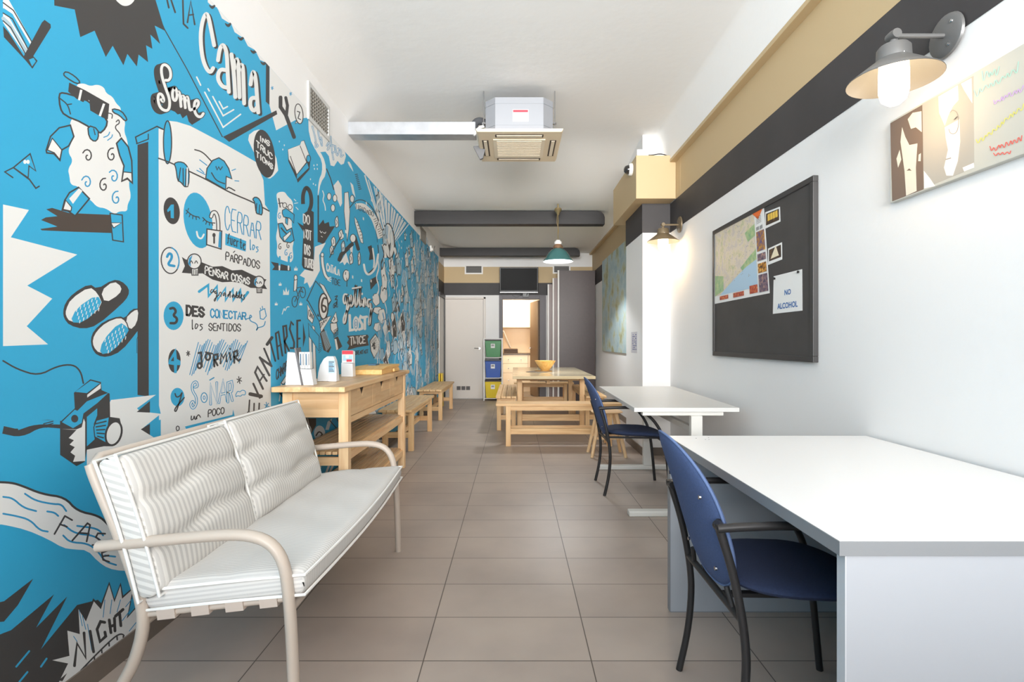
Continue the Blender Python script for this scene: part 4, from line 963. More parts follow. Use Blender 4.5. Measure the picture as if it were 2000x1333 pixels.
scrib(960, 590, 1240, 420, 40, 16, 0); scrib(1010, 480, 1120, 440, 50, 8, 0); scrib(1080, 640, 1265, 555, 28, 14, 1); scrib(980, 890, 1265, 660, 26, 22, 2); scrib(1060, 930, 1265, 860, 28, 16, 3); scrib(1085, 960, 1190, 945, 14, 8, 3)
wm = thing('world_map_canvas', 'tall pale blue and green map canvas on the right wall past the column', 'canvas', (XR, 8.2, 1.0))
WMAP = noise_map_mat('relief_map', [(.36, (150, 180, 190)), (.5, (178, 198, 202)), (.57, (176, 182, 150)), (.68, (146, 144, 104))], 3.2, 21)
MB().box(XR-.035, XR-.0005, 6.9, 9.42, 1.0, 2.585).build('stretched_canvas', WMAP, wm, bevel=.003)
nt_ = thing('paper_notice', 'small printed notice with blue text on the side of the column', 'notice', (1.316, 5.78, 1.05))
mb = MB(); mb.box(1.3145, 1.3159, 5.66, 5.95, 1.04, 1.27, 0); mb.build('paper', mat('bluish_paper', (206, 206, 214), .5), nt_)
mb = MB(); rr = random.Random(9)
for i in range(9):
    for j in range(3):
        if rr.random() < .8: mb.box(1.3139, 1.3146, 5.70+j*.07, 5.70+j*.07+rr.uniform(.03, .062), 1.075+i*.02, 1.085+i*.02, 0)
mb.build('printed_lines', mat('notice_ink', (84, 92, 150), .6), nt_)
# ------------------------------------------------------------------ the mural painted over the left wall
# Flat paint: every shape is traced as an outline and laid on the wall plane x = XL, each coat a hair in front of the last.
MUR = MB(); MUR.fix = False
B_, W_, K_, T_, G_, N_ = 0, 1, 2, 3, 4, 5        # blue, white, charcoal, teal shade, pale grey blue, brownish black
BOXES = {}
def coat(P):
    """paint thickness: one hair in front of whatever is already painted there"""
    y0 = min(p[0] for p in P); y1 = max(p[0] for p in P); z0 = min(p[1] for p in P); z1 = max(p[1] for p in P); k = 0
    cells = [(a, b) for a in range(int(y0*4)-1, int(y1*4)+2) for b in range(int(z0*4)-1, int(z1*4)+2)]
    for c in cells:
        for (a, b, c_, d, q) in BOXES.get(c, ()):
            if q >= k and a < y1 and b > y0 and c_ < z1 and d > z0: k = q+1
    for c in cells: BOXES.setdefault(c, []).append((y0, y1, z0, z1, k))
    return XL + .0012 + k*.000012
def wallpt(x, y):
    Z = XL*F/(min(x, 868)-CX); return (Z, min(2.7645, H-(y-CY)*Z/F))
def paint(pts, col, on_px=True):
    P = [wallpt(x, y) for x, y in pts] if on_px else pts
    a = sum(P[i][0]*P[(i+1) % len(P)][1]-P[(i+1) % len(P)][0]*P[i][1] for i in range(len(P)))
    if a < 0: P = P[::-1]
    c_ = coat(P); MUR.add([(c_, y, z) for y, z in P], [tuple(range(len(P)))], col)
def ribbon(pts, w, closed=False):
    n = len(pts); L = []; R = []
    for i, p in enumerate(pts):
        a = pts[(i-1) % n] if (closed or i) else p; b = pts[(i+1) % n] if (closed or i < n-1) else p
        d1 = (p[0]-a[0], p[1]-a[1]); d2 = (b[0]-p[0], b[1]-p[1])
        l1 = math.hypot(*d1); l2 = math.hypot(*d2)
        if l1 < 1e-6: d1, l1 = d2, l2
        if l2 < 1e-6: d2, l2 = d1, l1
        if l1 < 1e-6: continue
        u1 = (d1[0]/l1, d1[1]/l1); u2 = (d2[0]/l2, d2[1]/l2); t = (u1[0]+u2[0], u1[1]+u2[1]); l = math.hypot(*t)
        if l < .3: t, l = u1, 1
        nx, ny = -t[1]/l, t[0]/l; k = min(1.6, 1/max(.35, abs(nx*-u1[1]+ny*u1[0])))*w/2
        L.append((p[0]+nx*k, p[1]+ny*k)); R.append((p[0]-nx*k, p[1]-ny*k))
    return L, R
def line(pts, w, col, it=2, closed=False, on_px=True, cap=True):
    if it: pts = smooth(pts, it, closed)
    q = [pts[0]]
    for p in pts[1:]:
        if math.hypot(p[0]-q[-1][0], p[1]-q[-1][1]) > 1e-4: q.append(p)
    if len(q) < 2: return
    pts = q; L, R = ribbon(pts, w, closed)
    if cap and not closed:          # rounded ends
        for end in (0, -1):
            a = pts[end]; b = pts[1] if end == 0 else pts[-2]; d = (a[0]-b[0], a[1]-b[1]); l = math.hypot(*d) or 1; d = (d[0]/l*w*.4, d[1]/l*w*.4)
            l2 = (L[end][0]*.6+R[end][0]*.4+d[0], L[end][1]*.6+R[end][1]*.4+d[1]); r2 = (L[end][0]*.4+R[end][0]*.6+d[0], L[end][1]*.4+R[end][1]*.6+d[1])
            l2 = ((L[end][0]*.8+R[end][0]*.2)+d[0], (L[end][1]*.8+R[end][1]*.2)+d[1]); r2 = ((L[end][0]*.2+R[end][0]*.8)+d[0], (L[end][1]*.2+R[end][1]*.8)+d[1])
            if end == 0: L.insert(0, l2); R.insert(0, r2)
            else: L.append(l2); R.append(r2)
    n = len(L); P = [wallpt(x, y) for x, y in L+R] if on_px else L+R
    c_ = coat(P)
    MUR.add([(c_, y, z) for y, z in P], [(i, (i+1) % n, n+(i+1) % n, n+i) for i in range(n if closed else n-1)], col)
def shape(pts, fill, edge=None, w=2, it=0):
    if it: pts = smooth(pts, it, True)
    paint(pts, fill)
    if edge is not None: line(pts, w, edge, 0, True)
def ell(cx, cy, rx, ry, fill, edge=None, w=2, tilt=0, n=28):
    P = []
    for i in range(n):
        t = 2*PI*i/n; a, b = rx*math.cos(t), ry*math.sin(t); P.append((cx+a*math.cos(tilt)-b*math.sin(tilt), cy+a*math.sin(tilt)+b*math.cos(tilt)))
    if fill is not None: paint(P, fill)
    if edge is not None: line(P, w, edge, 0, True)
def crop(ox, oy, s): return lambda pts: [(ox+x/s, oy+y/s) for x, y in pts]
cA, cA2, cA3 = crop(0, 0, 2.962), crop(0, 430, 2.962), crop(0, 880, 2.942)
cD, cE, cF_ = crop(280, 0, 4.442), crop(280, 280, 4.166), crop(280, 560, 4.166)
cM, cC2, cC3 = crop(480, 150, 4.443), crop(580, 380, 6.058), crop(580, 560, 5.553)
cG, cH = crop(500, 660, 4.443), crop(100, 1180, 6.667)
# single-stroke hand lettering on a 6 x 8 grid
GL = dict(A="003860 1353", B="000848566544 04 445362514000", C="6648280602204062", D="00083866523000", E="68080060 0444", F="680800 0444", G="6648280602204062643 4".replace(' ', ''),
 H="0008 6068 0464", I="3038", J="6862402002", K="0008 680460", L="080060", M="0008346860", N="00086068", O="200206284866624020", P="000858665404", R="000858665404 3460", S="6648280605345362402002",
 T="0868 3830", U="080220406268", V="083068", W="0810345068", X="0068 0860", Y="083468 3430", Z="08680060", a="443515040210304244 4540", b="0800 0415354432201001", d="5850 5435150402103052", e="03445535150402103051", f="575847362000 1454",
 g="44351504132333 455040b0a1".replace('b0a1', '3020'), i="2520 2728", l="18112031", m="0500 03153430 34556460", n="0500 0315454440", o="251503012143543525", r="0500 03153545", s="4535151424434120010", t="28213041 0545", u="0502103040 4540", y="0521 452010",
 z="05450040")
GL['s'] = "453515043342311000"; GL['g'] = "4435150402103043 453c"; 
GL['1'] = "173830"; GL['2'] = "06284866640060"; GL['3'] = "072848665434 5453624020 01".replace(' ', ''); GL['4'] = "40480262"; GL['6'] = "6648280602204062644405"
def glyph(ch, o, xv, yv, w, col, it=1):
    for st in GL.get(ch, '').split():
        P = []
        for i in range(0, len(st)-1, 2):
            a, b = int(st[i]), (int(st[i+1]) if st[i+1].isdigit() else -3)
            P.append((o[0]+xv[0]*a/6+yv[0]*b/8, o[1]+xv[1]*a/6+yv[1]*b/8))
        if len(P) > 1: line(P, w, col, it)
def words_(s, p0, p1, h0, w, col, h1=None, it=1, slant=0, gap=.28, wob=0):
    """letter a word along the baseline p0-p1, letters standing upright on the wall"""
    h1 = h1 or h0; rr = random.Random(s); n = sum(.6 if c in 'I1il ' else 1 for c in s); tot = n + gap*(len(s)-1); t = 0
    for c in s:
        cw = .6 if c in 'I1il ' else 1
        f = t/tot; h = h0+(h1-h0)*f; dx, dy = (p1[0]-p0[0])/tot, (p1[1]-p0[1])/tot
        o = (p0[0]+dx*t, p0[1]+dy*t+(rr.uniform(-wob, wob)*h))
        glyph(c, o, (dx*cw, dy*cw), (slant*h, -h), w, col, it); t += cw+gap
def star(x, y, r, w, col, n=3):
    for i in range(n):
        a = PI*i/n+.3; line([(x-r*.7*math.cos(a), y-r*math.sin(a)), (x+r*.7*math.cos(a), y+r*math.sin(a))], w, col, 0)
def swirl(x, y, rx, ry, w, col, turns=1.4, a0=0, sgn=1):
    line([(x+rx*(1-i/16)*math.cos(a0+sgn*i/16*turns*2*PI), y+ry*(1-i/16)*math.sin(a0+sgn*i/16*turns*2*PI)) for i in range(15)], w, col, 0)

# ground coat
paint([(-1.0, .081), (10.02, .081), (10.02, 2.765), (-1.0, 2.765)], B_, False)
# deck chair, top left
shape(cA([(15, -60), (60, 20), (180, 235), (150, 325), (15, 130)]), W_)
line(cA([(15, 60), (60, 90), (165, 270)]), 9, B_, 0); line(cA([(15, 105), (50, 140), (150, 300)]), 7, G_, 0)
for P in ([(15, 15), (75, 60), (180, 240)], [(15, 75), (70, 110), (160, 285)], [(15, 120), (60, 160), (148, 318)]): line(cA(P), 2.2, K_, 0)
shape(cA([(15, 150), (45, 185), (135, 325), (240, 130), (255, 115), (290, 140), (292, 160), (190, 325), (215, 352), (185, 398), (150, 355), (20, 215)]), K_)
shape(cA([(165, 345), (192, 335), (205, 355), (183, 385)]), B_)
# black spiked cloud
shape(cA([(310, -60), (312, 32), (430, 55), (462, 215), (545, 178), (610, 330), (650, 265), (712, 378), (735, 312), (790, 385), (800, 316), (855, 360), (843, 262), (880, 283), (868, 200), (925, 255), (893, 148), (952, 178), (880, -60)]), K_)
shape(cA([(620, -60), (690, 28), (735, 38), (775, 10), (800, -60)]), W_, it=2)
# bed of the "Cama" block
line(cA([(870, -20), (950, 170), (1080, 400), (1285, 792)]), 2, K_, 0)
line(cA([(965, 0), (975, 45)]), 3.4, K_, 0); line(cA([(988, 0), (1012, 72)]), 3.4, K_, 0)
line(cA([(1056, 0), (1060, 138), (1085, 163)]), 3.4, K_, 0); line(cA([(1083, 130), (1102, 5), (1125, 142)]), 3.4, K_, 0); line(cA([(1090, 88), (1118, 84)]), 2.8, K_, 0)
shape(cD([(555, -80), (557, 20), (585, 45), (635, 55), (650, 90), (680, 160), (735, 195), (760, 200), (790, 280), (850, 320), (870, 330), (905, 400), (960, 430), (975, 450), (1010, 520), (1060, 540), (1100, 560), (1100, -80)]), W_)
for x, y in ((600, 50), (738, 208), (848, 326), (958, 440), (1045, 540)):
    shape(cD([(x-38, y-14), (x, y+8), (x+18, y-36), (x+30, y-10), (x+6, y+30), (x-20, y+22)]), K_, it=1)
shape(cD([(1062, 545), (1092, 575), (1092, 912), (1060, 882)]), K_)
shape(cD([(1094, 560), (1440, 560), (1440, 1020), (1340, 1030), (1150, 1132), (1092, 912)]), W_)
shape(cD([(688, 1188), (1152, 958), (1160, 992), (742, 1232)]), K_)
def thick(pts, w, dx, dy, c=cD):
    line([(x+dx, y+dy) for x, y in c(pts)], w, K_)
CAMA = [[(612, 395), (590, 280), (560, 130), (535, 118), (505, 200), (492, 330), (508, 500), (545, 600), (580, 632), (604, 590)],
        [(645, 525), (660, 420), (690, 380), (722, 450), (728, 620), (740, 800)], [(722, 610), (660, 600), (638, 680), (680, 752), (730, 762)],
        [(762, 470), (785, 650), (795, 845)], [(785, 600), (795, 520), (818, 515), (828, 700), (832, 846)], [(825, 620), (840, 560), (862, 570), (868, 740), (872, 900)],
        [(928, 735), (940, 640), (958, 618), (975, 700), (985, 860), (995, 978)], [(978, 850), (930, 850), (922, 920), (955, 970), (985, 930)]]
for P in CAMA: thick(P, 8.6, 3.6, 2.8)
for P in CAMA: line(cD(P), 7.6, W_)
for P in ([(460, 668), (495, 740)], [(558, 770), (570, 790)], [(530, 800), (690, 1105), (842, 992)], [(600, 838), (690, 1005), (782, 952)], [(655, 880), (690, 945), (728, 925)]): line(cD(P), 2.8, W_, 0)
# "Some"
cSO = crop(280, 100, 7.843)
SOME = [[(335, 445), (385, 450), (420, 380), (400, 260), (320, 195), (268, 240), (275, 380), (340, 580), (400, 740), (395, 880), (345, 920), (260, 880), (215, 760), (225, 650), (280, 660), (310, 740), (300, 780), (265, 740)],
        [(470, 560), (435, 640), (450, 740), (490, 765), (515, 680), (500, 590), (470, 560)], [(515, 640), (550, 620), (572, 850)], [(568, 760), (590, 680), (620, 700), (638, 870)], [(632, 790), (652, 700), (680, 710), (700, 890), (720, 905)],
        [(715, 900), (800, 880), (850, 800), (820, 745), (775, 780), (775, 920), (820, 1000), (880, 1010), (915, 955)]]
for k in range(5):
    for P in SOME: line([(x-2.6*k, y+.8*k) for x, y in cSO(P)], 8.6, K_)
shape(cSO([(380, 640), (450, 560), (720, 800), (790, 780), (870, 1050), (740, 1130), (690, 1080), (660, 980), (595, 1030), (560, 960), (520, 970), (480, 930), (410, 900)]), K_)
for P in SOME: line(cSO(P), 5.4, W_)
# sheet, bed post and sleeper
shape([(267, 256), (307, 246), (320, 252), (320, 800), (267, 775)], B_)
shape([(268, 283), (289, 277), (290, 775), (268, 772)], K_)
line([(267, 280), (264, 268), (306, 247), (318, 253)], 2.6, K_, 0); line([(266, 281), (289, 272), (289, 262)], 2.2, K_, 0)
shape([(309, 251), (320, 255), (328, 236), (345, 238), (371, 246), (439, 282), (500, 317), (514, 352), (517, 400), (526, 413), (527, 600), (529, 815), (420, 840), (312, 866), (310, 866)], W_)
ell(326.5, 278, 8, 42, B_, K_, 2.4)
line(cE([(120, 122), (200, 150), (370, 228), (520, 300), (670, 385), (770, 430), (880, 475), (1022, 552)]), 2.6, K_)
shape(cE([(505, 285), (515, 205), (560, 140), (612, 118), (655, 145), (692, 205), (718, 290), (672, 270), (668, 378)]), B_, K_, 2.2)
line(cE([(415, 52), (480, 70), (550, 145)]), 2.4, K_); line(cE([(552, 240), (590, 305), (660, 330)]), 2.2, K_)
line(cE([(588, 190), (598, 218), (610, 192), (624, 216), (640, 192)]), 2, K_, 0); line(cE([(678, 372), (690, 355), (742, 386)]), 2.4, K_)
for P in ([(455, 135), (515, 180)], [(432, 220), (500, 255)], [(455, 205), (490, 240)], [(718, 222), (748, 210)], [(742, 305), (775, 308)]): line(cE(P), 1.8, T_, 0)
shape(cE([(245, 165), (290, 148), (340, 165), (372, 225), (365, 352), (335, 355), (325, 345), (300, 315), (275, 305), (262, 200)]), B_, K_, 2.2, 1)
for P in ([(300, 200), (285, 300)], [(320, 205), (322, 335)], [(345, 210), (340, 350)]): line(cE(P), 2, K_, 0)
line(cE([(355, 200), (352, 345)]), 2.6, W_, 0)
shape(cE([(885, 455), (910, 435), (945, 455), (968, 520), (965, 585), (940, 578), (915, 570), (905, 480)]), B_, K_, 2.2, 1)
for P in ([(920, 490), (915, 565)], [(945, 500), (940, 575)]): line(cE(P), 1.8, K_, 0)
# 1 cerrar fuerte los parpados
ell(280+228/4.166, 280+550/4.166, 15.6, 26.5, K_, tilt=-.15); 
shape(cE([(190, 545), (222, 500), (245, 498), (246, 612), (220, 608), (218, 545), (195, 562)]), B_)
ell(280+442/4.166, 280+628/4.166, 27.5, 55, B_, tilt=-.16)
for c, P in (((0, 0)), ) if False else (): pass
line(cE([(345, 545), (395, 590), (450, 602)]), 2, K_); line(cE([(480, 605), (520, 645), (580, 650)]), 2, K_)
for a, b in (((358, 560), (345, 575)), ((378, 578), (370, 600)), ((400, 590), (398, 615)), ((425, 598), (428, 622)), ((448, 600), (455, 615)), ((495, 620), (482, 635)), ((512, 638), (505, 660)), ((535, 645), (535, 668)), ((555, 648), (562, 668)), ((360, 545), (365, 530))): line(cE([a, b]), 1.7, K_, 0)
line(cE([(432, 720), (440, 765), (470, 780), (490, 742)]), 3.4, W_)
SH = [(530, 705), (525, 690)], [(548, 598), (560, 562), (588, 562), (606, 620), (608, 712)]
line(cE(SH[1]), 8.4, K_); line(cE(SH[1]), 4.6, W_)
shape(cE([(515, 698), (635, 715), (630, 862), (512, 825)]), W_, K_, 2.4); shape(cE([(615, 720), (632, 722), (628, 855), (606, 845)]), T_)
ell(280+572/4.166, 280+748/4.166, 3.2, 4.2, K_); line(cE([(573, 750), (573, 812)]), 3.4, K_, 0)
words_('CERRAR', cE([(662, 700)])[0], cE([(955, 785)])[0], 46, 1.9, T_, 32)
shape(cE([(665, 733), (835, 797), (830, 882), (664, 828)]), B_)
words_('fuerte', cE([(680, 812)])[0], cE([(830, 872)])[0], 20, 1.8, K_, 18, 2)
words_('los', cE([(865, 868)])[0], cE([(940, 892)])[0], 20, 1.9, T_, 15)
words_('PARPADOS', cE([(668, 950)])[0], cE([(945, 1024)])[0], 16, 2, K_, 15); line(cE([(730, 890), (742, 878)]), 1.8, K_, 0)
# 2 pensar cosas agradables
ell(280+215/4.166, 280+955/4.166, 17.4, 25.5, None, K_, 2.4, -.1); line(cE([(228, 850), (270, 880), (292, 960), (275, 1020)]), 2.6, T_)
line(cE([(190, 925), (205, 895), (228, 905), (228, 940), (192, 990), (250, 1000)]), 5, T_)
shape(cE([(310, 925), (340, 945), (400, 960), (470, 968), (560, 1005), (640, 1000), (720, 1035), (800, 1030), (900, 1078), (1000, 1110), (978, 1140), (1005, 1188), (940, 1180), (870, 1178), (800, 1140), (720, 1128), (640, 1132), (560, 1110), (480, 1060), (400, 1062), (310, 1055), (335, 1000)]), K_)
for cx_, cy_, s_ in ((412, 962, 1), (938, 1130, .78)):
    shape(cE([(cx_-22*s_, cy_+55*s_), (cx_-20*s_, cy_+112*s_), (cx_+30*s_, cy_+112*s_), (cx_+32*s_, cy_+50*s_)]), W_, K_, 1.8)
    ell(280+cx_/4.166, 280+cy_/4.166, 13.4*s_, 14.6*s_, W_, K_, 2.2)
    shape(cE([(cx_-50*s_, cy_+20*s_), (cx_-44*s_, cy_-25*s_), (cx_-15*s_, cy_-52*s_), (cx_-30*s_, cy_), (cx_-28*s_, cy_+45*s_)]), T_)
    for dx in (-25, 15): line(cE([(cx_+dx*s_-12*s_, cy_+15*s_), (cx_+dx*s_, cy_-10*s_), (cx_+dx*s_+12*s_, cy_+15*s_)]), 1.7, K_)
    for dx in (-8, 8, 20): line(cE([(cx_+dx*s_, cy_+70*s_), (cx_+dx*s_, cy_+112*s_)]), 1.4, K_, 0)
words_('PENSAR', cE([(500, 1062)])[0], cE([(685, 1110)])[0], 15, 2.4, W_, 14); words_('COSAS', cE([(715, 1118)])[0], cE([(862, 1150)])[0], 14, 2.4, W_, 13)
cAG = crop(300, 480, 8.333)
line(cAG([(735, 750), (885, 642), (890, 825), (1028, 660), (1035, 885), (1165, 692), (1165, 895), (1288, 708), (1290, 895), (1408, 718), (1430, 900), (1530, 760)]), 5.6, B_, 0)
for P in ([(950, 712), (918, 740), (932, 778), (968, 750), (972, 708), (976, 765), (1000, 745)], [(1024, 735), (990, 752), (1000, 792), (1030, 745), (1012, 860), (990, 915), (975, 880), (1060, 800)], [(1052, 815), (1075, 755), (1100, 765), (1092, 830)], [(1158, 765), (1122, 790), (1135, 828), (1166, 765), (1172, 835)], [(1232, 785), (1198, 805), (1210, 842), (1245, 715), (1240, 845)],
          [(1302, 795), (1268, 815), (1280, 852), (1308, 795), (1315, 855)], [(1325, 835), (1356, 722), (1336, 848), (1366, 852), (1368, 812), (1345, 812)], [(1372, 852), (1404, 735), (1388, 780), (1396, 858)], [(1405, 850), (1440, 808), (1425, 790), (1412, 850), (1440, 872)], [(1478, 800), (1452, 820), (1484, 862), (1448, 888)]): line(cAG(P), 1.9, K_)
# 3 desconectar los sentidos
ell(280+243/4.166, 560+238/4.166, 19.5, 28, B_); line(cF_([(215, 180), (245, 172), (265, 205), (238, 235), (275, 260), (262, 300), (218, 298)]), 5, K_)
words_('DES', cF_([(350, 232)])[0], cF_([(490, 246)])[0], 18, 4.6, K_, 17, 0); words_('CONECTAR', cF_([(545, 250)])[0], cF_([(832, 270)])[0], 16, 2.7, T_, 13, 0)
line(cF_([(835, 265), (885, 250), (865, 225), (860, 280), (920, 300), (930, 340), (915, 360), (925, 335), (980, 325), (990, 285)]), 1.9, T_)
shape(cF_([(945, 200), (985, 180), (998, 240), (975, 268), (950, 262)]), W_, T_, 1.8); line(cF_([(950, 175), (955, 195)]), 1.6, T_, 0); line(cF_([(965, 160), (970, 185)]), 1.6, T_, 0)
words_('los', cF_([(392, 350)])[0], cF_([(488, 358)])[0], 19, 2, K_, 18, 2); words_('SENTIDOS', cF_([(530, 358)])[0], cF_([(790, 364)])[0], 14, 2, K_, 14)
# 4 dormir
ell(280+250/4.166, 560+605/4.166, 12.2, 23, K_)
shape(cF_([(262, 500), (270, 590), (300, 605), (300, 640), (272, 640), (268, 705), (248, 705), (246, 640), (200, 632), (205, 600), (240, 540)]), B_); shape(cF_([(244, 570), (246, 608), (220, 606)]), K_)
star(280+362/4.166, 560+545/4.166, 5, 2, K_)
for i in range(26):
    x = 375+i*16; top = 455+25*math.sin(i*.9); bot = 640+45*math.sin(i*.7+1)
    line(cF_([(x, bot+40 if i < 10 else bot), (x+70, top)]), 1.6, T_, 0)
cDO = crop(300, 640, 5.554)
ell(300+494/5.554, 640+415/5.554, 3.6, 5, None, K_, 3.8); line(cDO([(482, 278), (512, 272), (520, 425)]), 4, K_, 0)
ell(300+585/5.554, 640+318/5.554, 4.4, 6.4, None, K_, 4); line(cDO([(560, 268), (635, 285)]), 3, K_)
line(cDO([(655, 425), (648, 300), (690, 292), (692, 340), (660, 355), (690, 412)]), 4, K_, 0); line(cDO([(722, 392), (730, 285), (752, 335), (782, 275), (788, 370)]), 3.8, K_, 0)
line(cDO([(820, 275), (832, 350)]), 3.8, K_, 0); line(cDO([(824, 228), (828, 236)]), 3, K_, 0); line(cDO([(872, 385), (866, 268), (902, 250), (908, 302), (876, 320), (918, 362), (936, 345)]), 3.8, K_, 0)
# y sonar un poco antes
ell(280+275/4.166, 560+900/4.166, 13.6, 18, B_); line(cF_([(255, 872), (265, 902), (292, 895), (312, 865)]), 2.6, K_); line(cF_([(312, 868), (285, 960), (262, 1025), (246, 1000), (330, 905)]), 2.6, K_)
line(cF_([(415, 820), (440, 815), (430, 770), (395, 790), (395, 850), (430, 900), (430, 960), (400, 1000), (378, 960), (400, 930), (412, 960)]), 5.4, T_); line(cF_([(415, 820), (440, 815), (430, 770), (395, 790), (395, 850), (430, 900), (430, 960), (400, 1000), (378, 960), (400, 930), (412, 960)]), 2.4, W_)
ell(280+492/4.166, 560+905/4.166, 6, 9.5, None, T_, 1.8); ell(280+492/4.166, 560+905/4.166, 2, 3.4, None, T_, 1.4)
for s_, P0, P1, h in (('N', (545, 960), (595, 948), 40), ('A', (612, 948), (680, 935), 43), ('R', (685, 942), (722, 930), 38)):
    words_(s_, cF_([P0])[0], cF_([P1])[0], h, 5.2, T_, it=0); words_(s_, cF_([P0])[0], cF_([P1])[0], h, 2.4, W_, it=0)
line(cF_([(538, 762), (572, 742)]), 2.4, T_, 0); star(280+778/4.166, 560+762/4.166, 7, 1.9, K_)
line(cF_([(750, 880), (765, 850), (785, 860), (800, 842), (830, 850), (828, 885), (800, 880), (790, 895), (765, 888), (750, 900), (750, 878)]), 1.6, T_)
line(cF_([(388, 1055), (385, 1088), (405, 1080), (412, 1050), (415, 1080), (425, 1082), (430, 1055), (432, 1078)]), 2.2, K_, 1); line(cF_([(432, 1060), (448, 1040), (462, 1065)]), 2, K_)
words_('POCO', cF_([(525, 1062)])[0], cF_([(655, 1034)])[0], 13.5, 2, K_, 12)
shape(cF_([(335, 1140), (722, 1045), (728, 1000), (752, 1105), (560, 1180), (335, 1242), (345, 1215), (332, 1190), (348, 1165)]), B_); words_('ANTES', cF_([(390, 1228)])[0], cF_([(705, 1150)])[0], 20, 2.4, W_, 17)
ell(280+277/4.166, 560+1155/4.166, 3, 4.4, None, K_, 1.9); line(cF_([(272, 1175), (258, 1262)]), 2.2, K_, 0); line(cF_([(215, 1235), (208, 1215), (235, 1212), (228, 1240), (258, 1262), (290, 1230), (296, 1205), (315, 1215), (300, 1235)]), 2, K_)
# evantarse, climbing to the right
cEV = crop(470, 600, 5.793)
for P, w_ in (([(80, 1198), (208, 1212)], 5), ([(88, 1200), (98, 1055)], 3), ([(146, 1195), (150, 1092)], 3), ([(202, 1205), (208, 1090)], 3), ([(102, 985), (232, 1012)], 7), ([(214, 1030), (140, 868)], 4),
          ([(292, 838), (188, 678), (160, 740), (250, 928)], 4.2), ([(212, 840), (262, 765)], 3.2), ([(322, 775), (214, 570)], 4.4), ([(214, 575), (346, 668)], 4.6), ([(348, 672), (262, 470)], 3.8), ([(296, 425), (352, 345)], 6), ([(330, 390), (390, 612)], 3.4),
          ([(424, 590), (394, 300), (425, 280), (470, 552)], 3.6), ([(412, 450), (455, 425)], 3), ([(505, 522), (478, 220), (512, 212), (522, 330), (494, 392), (545, 495)], 3.6), ([(592, 200), (568, 168), (552, 250), (602, 400), (600, 465), (562, 465)], 3.6),
          ([(672, 152), (638, 156), (640, 478), (672, 466)], 3.8), ([(640, 362), (668, 356)], 3.6)): line(cEV(P), w_, K_, 0)
shape(cEV([(703, 172), (733, 345), (703, 462)]), K_)
line(cEV([(182, 1246), (184, 1250)]), 3, K_, 0)
words_('CHARGE', cF_([(1080, 762)])[0], cF_([(1188, 658)])[0], 19, 1.9, K_, 17); star(280+1002/4.166, 560+970/4.166, 7, 1.7, T_)
# white flash, slippers, camera with its strap
shape(cA2([(15, -90), (165, -58), (60, 100), (445, 200), (155, 380), (300, 455), (152, 615), (276, 720), (15, 730)]), W_)
line(cA2([(790, 770), (790, 690), (855, 500)]), 1, K_, 0)
def slipper(P, toe, sole, dots):
    shape(cA2(P), K_, it=1); shape(cA2(sole), W_, it=1); shape(cA2(toe), W_, K_, 2.2, 1); shape(cA2(dots), B_, it=1)
slipper([(362, 530), (375, 480), (420, 425), (515, 368), (560, 400), (650, 345), (700, 352), (745, 395), (742, 440), (700, 490), (560, 610), (480, 632), (400, 610), (368, 570)], [(375, 520), (405, 455), (515, 382), (565, 420), (598, 495), (480, 595), (400, 592), (375, 555)], [(580, 412), (655, 352), (704, 388), (690, 430), (606, 482)], [(402, 592), (440, 510), (560, 430), (592, 490), (480, 596)])
slipper([(522, 690), (540, 640), (600, 585), (690, 555), (720, 570), (760, 515), (805, 512), (828, 545), (822, 600), (790, 650), (700, 760), (620, 795), (560, 785), (530, 745)], [(530, 690), (555, 640), (610, 590), (690, 560), (728, 585), (745, 640), (640, 770), (570, 775), (535, 735)], [(722, 572), (770, 525), (800, 518), (790, 600), (748, 640)], [(572, 780), (590, 700), (690, 590), (735, 620), (745, 645), (650, 765)])
rr = random.Random(2)
for x, y in [(440+i*22+j*6, 560-i*14+j*22-30) for i in range(6) for j in range(4)]: line(cA2([(x, y), (x+3, y-16)]), 1.6, W_, 0)
for x, y in [(605+i*20+j*6, 735-i*16+j*22-30) for i in range(6) for j in range(4)]: line(cA2([(x, y), (x+3, y-16)]), 1.6, W_, 0)
shape(cA2([(640, 1042), (900, 1012), (790, 1090), (805, 1105), (928, 1122), (815, 1212), (930, 1285), (930, 1335), (680, 1400), (500, 1450), (500, 1330), (560, 1200)]), W_)
shape(cA2([(865, 1048), (865, 1115), (788, 1112)]), K_); shape(cA2([(868, 1045), (905, 1015), (928, 1122), (868, 1115)]), B_); shape(cA2([(812, 1212), (865, 1180), (865, 1245)]), K_); shape(cA2([(866, 1180), (928, 1155), (928, 1285), (866, 1245)]), B_)
line(cA2([(15, 815), (100, 865), (220, 902), (330, 845), (420, 835), (465, 875), (480, 945)]), 3.2, K_)
line(cA2([(15, 1215), (120, 1238), (230, 1175), (350, 1185)]), 15, K_, cap=False); line(cA2([(100, 1205), (200, 1170), (345, 1172)]), 8, B_, cap=False)
for i in range(3): line(cA2([(250+i*8, 1180+i*10), (305, 1165+i*12)]), 2, K_, 0)
shape(cA2([(425, 1000), (520, 922), (582, 938), (585, 985), (632, 1005), (635, 1140), (690, 1148), (700, 1190), (650, 1310), (600, 1310), (500, 1330), (488, 1400), (440, 1425), (345, 1360), (345, 1170), (430, 1090)]), K_, it=0)
shape(cA2([(432, 995), (522, 930), (576, 945), (500, 1002)]), B_); shape(cA2([(502, 1012), (580, 948), (580, 975), (502, 1028)]), W_); shape(cA2([(445, 1105), (500, 1050), (625, 1000), (560, 1060), (480, 1120)]), B_)
shape(cA2([(355, 1170), (430, 1098), (480, 1120), (470, 1175), (420, 1205)]), B_); ell(145, 430+1150/2.962, 7, 7.5, K_)
